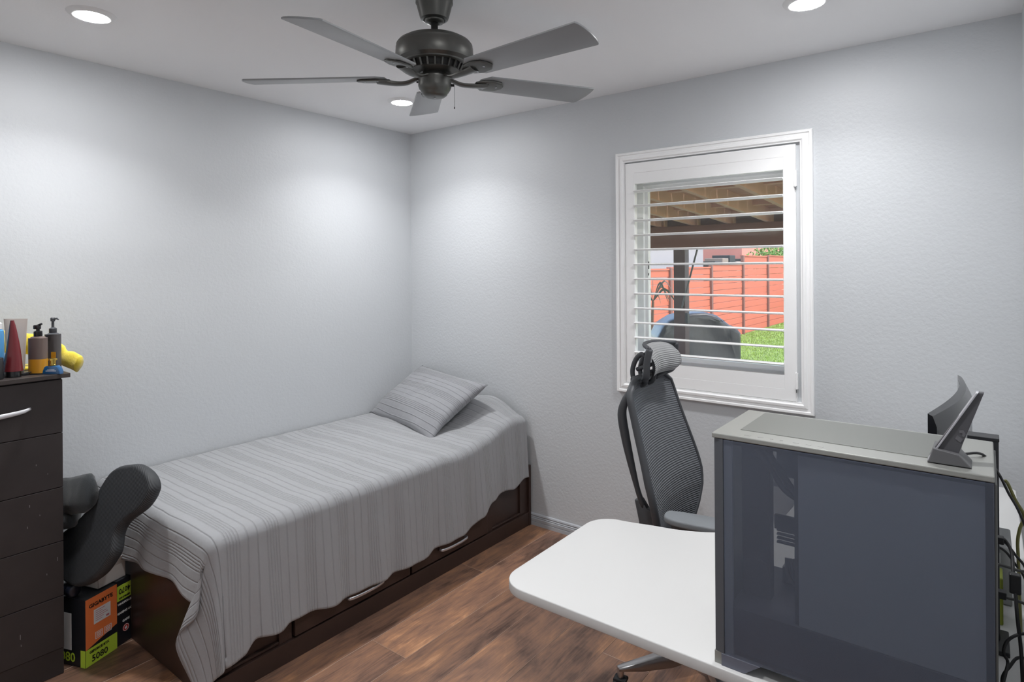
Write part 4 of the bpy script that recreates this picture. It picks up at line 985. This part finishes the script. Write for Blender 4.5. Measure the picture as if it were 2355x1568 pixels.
cable('dark cable plugged midway into the tower back', [(3.164, -1.435, .927), (3.176, -1.424, .923), (3.196, -1.408, .914), (3.214, -1.395, .905), (3.226, -1.388, .86)], .0028, M_cab2)
tag(obj('inline_adapter', bx(3.181, 3.199, -1.512, -1.496, .908, .944, bev=.003), M_cab), 'small black inline block on the thick cable', 'adapter')
b = BM(); box(b, 3.1632, 3.176, -1.44, -1.425, .968, .982, bev=.002); tag(obj('cable_plug', b, M_cab), 'black plug in the upper back of the tower', 'plug')
b = BM(); box(b, 3.1632, 3.178, -1.50, -1.484, .888, .902, bev=.002); tag(obj('cable_plug', b, M_cab), 'black plug in the lower back of the tower', 'plug')

# dust along the bed plinth
b = BM(); random.seed(11)
for i in range(240):
    y = -1.85+1.75*random.random(); x = 1.021+abs(random.gauss(0, .012)); s = .0008+.0018*random.random()
    if i > 170: x = 1.05+1.0*random.random(); y = -1.9+1.5*random.random(); s *= .6
    a, c_, d_ = [Vector((random.uniform(-s, s), random.uniform(-s, s)*2, random.uniform(0, s))) for _ in range(3)]
    q = Vector((x, y, .0006)); b.faces.new([b.verts.new(q+v) for v in (a, c_, d_)])
o = obj('dust', b, mat('dust_lint', (150, 140, 128), .9), floor); o['kind'] = 'stuff'

# ---------------------------------------------------------------- outside
ZG = -.30
def lawn_mat():
    m = mat('lawn_soil', (112, 132, 58), .9, var=(3, .25)); return m
struct('lawn', bx(-26, 16, .16, 40, ZG-.1, ZG), lawn_mat())
b = BM(); random.seed(5)
for i in range(48000):
    y = 6.5+12.5*random.random()**1.1; x = -1.95+3.6*random.random()
    if i > 26000: x = 1.5+8*random.random(); y = 4.4+15*random.random()
    h = .018+.03*random.random(); a = random.random()*PI; w_ = .006+.0011*y
    dx, dy = math.cos(a)*w_/2, math.sin(a)*w_/2; lx, ly = random.uniform(-.02, .02), random.uniform(-.02, .02)
    b.faces.new((b.verts.new((x-dx, y-dy, ZG)), b.verts.new((x+dx, y+dy, ZG)), b.verts.new((x+lx, y+ly, ZG+h))))
g = obj('grass', b, mat('grass_blade', (146, 168, 74), .6, var=(1.4, .35))); g['kind'] = 'stuff'; tag(g, 'bright green mown lawn outside the window', 'grass')
struct('patio_slab', bx(-3, 6, .16, 4.3, ZG, ZG+.02), mat('patio_concrete', (150, 144, 136), .8, bump=(40, .2)))
# fence: horizontal boards between posts every 2.4 m along X = -2
fen = thing('garden_fence', 'salmon-red fence of horizontal boards with brown posts behind the lawn', 'fence', (-2.05, 14, ZG))
M_fb = mat('salmon_fence_paint', (184, 96, 68), .75, bump=(30, .3, (1, .15, 1), .004), var=(2.5, .08)); M_fp = mat('fence_post_brown', (120, 78, 66), .6)
py = [6.72, 9.12, 11.52, 13.94, 16.32, 18.72, 21.1]; tops = [1.45, 1.48, 1.56, 1.79, 1.82, 1.84]
for k, (a, c_) in enumerate(zip(py, py[1:])):
    hgt = tops[k]-ZG; nb = 12; hb = hgt/nb
    for j in range(nb):
        obj('board', bx(-2.06, -2.03+.004*((j*7+k*3) % 3), a+.002, c_-.002, ZG+j*hb+.004, ZG+(j+1)*hb-.004, bev=.004, seg=1), M_fb, fen)
    obj('cap_rail', bx(-2.09, -2.0, a, c_, tops[k], tops[k]+.03), M_fb, fen)
for k, y in enumerate(py): obj('post', bx(-2.055, -1.975, y-.05, y+.05, ZG, (tops[min(k, 5)] if k != 3 else 1.79)+.02, bev=.005, seg=1), M_fp, fen)
for k in range(5):
    xa = -1.93+2.4*k
    for j in range(12): obj('board', bx(xa+.002, xa+2.398, 21.16, 21.19, ZG+j*.178+.004, ZG+(j+1)*.178-.004, bev=.004, seg=1), M_fb, fen)
    obj('post', bx(xa+2.35, xa+2.43, 21.10, 21.20, ZG, 1.88, bev=.005, seg=1), M_fp, fen)
# patio cover
pat = thing('patio_cover', 'brown timber patio roof with rafters, beam and post outside the window', 'patio cover', (1.5, 3.95, ZG))
M_pb = mat('patio_beam_brown', (112, 72, 54), .75, bump=(30, .3, (.2, 2, 2), .003), var=(4, .12)); M_pr = mat('patio_rafter_tan', (214, 168, 138), .75, bump=(30, .2), var=(4, .08)); M_pd = mat('patio_deck_tan', (190, 142, 116), .8, var=(3, .2))
obj('beam', bx(-2.2, 5.0, 3.88, 4.02, 1.735, 1.985, bev=.006), M_pb, pat)
obj('post', bx(.268, .405, 3.885, 4.015, ZG, 1.735, bev=.006), mat('patio_post_brown', (74, 50, 46), .6), pat)
sl_ = .050
def raf(x0, x1, z0, z1, y0=.30, y1=4.25):
    t = BM(); P = [(y0, z0+sl_*(3.95-y0)), (y1, z0+sl_*(3.95-y1)), (y1, z1+sl_*(3.95-y1)), (y0, z1+sl_*(3.95-y0))]
    A = [t.verts.new((x0, y, z)) for y, z in P]; B_ = [t.verts.new((x1, y, z)) for y, z in P]
    for i in range(4): t.faces.new((A[i], A[(i+1) % 4], B_[(i+1) % 4], B_[i]))
    t.faces.new(A); t.faces.new(B_[::-1]); return t
for k in range(-6, 11):
    x = .50 + .407*k; obj('rafter', raf(x-.022, x+.022, 1.985, 2.125), M_pr, pat)
for k in range(14):
    y0 = .30+.283*k; obj('deck_board', raf(-2.2, 5.0, 2.125, 2.145, y0+.002, y0+.278), M_pd, pat)
for y in (1.1, 2.2, 3.3, 3.90, 4.12): obj('purlin', raf(-2.2, 5.0, 2.085, 2.125, y, y+.07), M_pr, pat)
obj('fascia', raf(-2.2, 5.0, 1.975, 2.125, 4.08, 4.12), M_pb, pat)
b = BM(); tube(b, [(.566, 3.87, 1.733), (.397, 3.87, 1.128), (.375, 3.868, 1.04)], .011, 8); tag(obj('brace_rod', b, M_cab2), 'thin dark rod slanting from the beam to the patio post', 'rod')
tag(obj('outlet_box', bx(.405, .438, 3.88, 3.93, .86, .98, bev=.004), M_black), 'small black box fixed to the patio post', 'box')
# covered grill
Mg = Matrix.Translation((.28, 4.78, 0)) @ Matrix.Rotation(YAW, 4, 'Z') @ XZ
b = BM(); pf = [(-.66, ZG), (-.65, .62), (-.56, .78), (-.40, .885), (-.2, .94), (-.03, .945), (.10, .91), (.20, .84), (.265, .785), (.33, .76), (.395, .69), (.41, .3), (.42, ZG)]
prism(b, pf, .52, Mg @ Matrix.Translation((0, 0, -.26)), bev=.05)
bmesh.ops.triangulate(b, faces=b.faces[:]); bmesh.ops.subdivide_edges(b, edges=b.edges[:], cuts=3, use_grid_fill=True)
for v in b.verts:
    if v.co.z > ZG+.05 and v.co.z < .84: v.co += Vector((.6, -.8, 0))*(.055*(noise.ridged_multi_fractal(Vector((v.co.x*3.5, v.co.y*3.5, v.co.z*1.2)), 1, 2, 2, 1, 2)-1.0))
    v.co.z = max(v.co.z, ZG)
tag(obj('grill_cover', b, mat('grey_grill_cover', (58, 57, 58), .38, bump=(14, .5, (1, 1, .4), .01)), auto=1.2), 'barbecue grill under a grey draped cover on the patio', 'grill')
# palm-like plant behind the grill, left
pl = thing('palm_plant', 'dark narrow-leaved plant just behind the covered grill', 'plant', (-1.0, 6.0, ZG))
tube_b = BM(); tube(tube_b, [(-1.0, 6.0, ZG), (-.98, 6.0, .6), (-.96, 6.0, .98)], [.03, .025, .02], 8); obj('stem', tube_b, mat('palm_stem', (92, 66, 48), .8), pl)
M_leaf = mat('dark_leaf', (58, 60, 42), .6); random.seed(9)
for k in range(11):
    a = 2*PI*k/11; r_ = .34+.10*random.random(); up = .10+.25*random.random()
    P = catmull([(-.96, 6.0, .98), (-.96+math.cos(a)*r_*.5, 6.0+math.sin(a)*r_*.5, 0.98+up), (-.96+math.cos(a)*r_, 6.0+math.sin(a)*r_, 0.98+up*.4-.1)], 4); n = len(P)
    obj('leaf', tube(BM(), P, [.004+.014*math.sin(PI*i/(n-1)) for i in range(n)], 4, 1, .2), M_leaf, pl)
# neighbours beyond the fence
nb = thing('neighbour_shed', 'plain grey neighbour wall beyond the left part of the fence', 'shed', (-6.5, 17, ZG))
obj('wall', bx(-8, -5, 13.2, 19.1, ZG, 2.45), mat('neighbour_grey', (158, 150, 146), .8, bump=(20, .2)), nb); obj('roof', bx(-8.2, -4.8, 13.0, 19.3, 2.45, 2.60), mat('neighbour_roof', (120, 110, 104), .8), nb)
nb = thing('neighbour_house', 'reddish stucco house wall far beyond the fence', 'house', (-6.5, 26, ZG))
obj('wall', bx(-8, -5, 23.6, 30, ZG, 3.2), mat('neighbour_salmon', (198, 122, 104), .8, bump=(20, .2)), nb); obj('roof', bx(-8.3, -4.7, 23.3, 30.3, 3.2, 3.4), mat('neighbour_roof2', (120, 92, 80), .8), nb)
b = BM(); random.seed(2)
M_jn = mat('dark_clutter', (66, 62, 58), .8)
for i in range(5):
    y = 19.5+.82*i; o = obj('storage_crate', bx(-5.4, -4.7, y, y+.66, ZG, 1.72+.12*(i % 3), bev=.02), mat('crate_%d' % i, [(70, 64, 60), (146, 128, 112), (58, 56, 54), (170, 150, 136), (62, 58, 52)][i], .8))
    tag(o, ['dark stacked crate nearest the grey shed, beyond the fence', 'tan tarped stack, second beyond the fence', 'black tarped stack in the middle beyond the fence', 'pale leaning panel stack beyond the fence', 'dark stack nearest the reddish house'][i], 'crate')
sb = thing('shrub', 'yellow-green shrub beside the reddish house beyond the fence', 'shrub', (-3.3, 22.0, ZG))
b = BM(); random.seed(4)
for i in range(1400):
    v = Vector((max(-.9,min(.9,random.gauss(0, .42))), max(-.9,min(.9,random.gauss(0, .42))), random.gauss(0, .36))); q = Vector((-3.3, 22.0, 1.72))+v; s = .07
    e1 = Vector((random.uniform(-1, 1), random.uniform(-1, 1), random.uniform(-1, 1))).normalized(); e2 = e1.orthogonal().normalized()
    b.faces.new([b.verts.new(q+e1*s), b.verts.new(q+e2*s*.5), b.verts.new(q-e1*s), b.verts.new(q-e2*s*.5)])
o = obj('foliage', b, mat('shrub_leaf', (96, 128, 44), .6, var=(2, .3)), sb); o['kind'] = 'stuff'
b = BM(); tube(b, [(-3.3, 22.0, ZG), (-3.3, 22.0, 1.6)], .05, 8); obj('stem', b, mat('shrub_stem', (84, 64, 48), .8), sb)
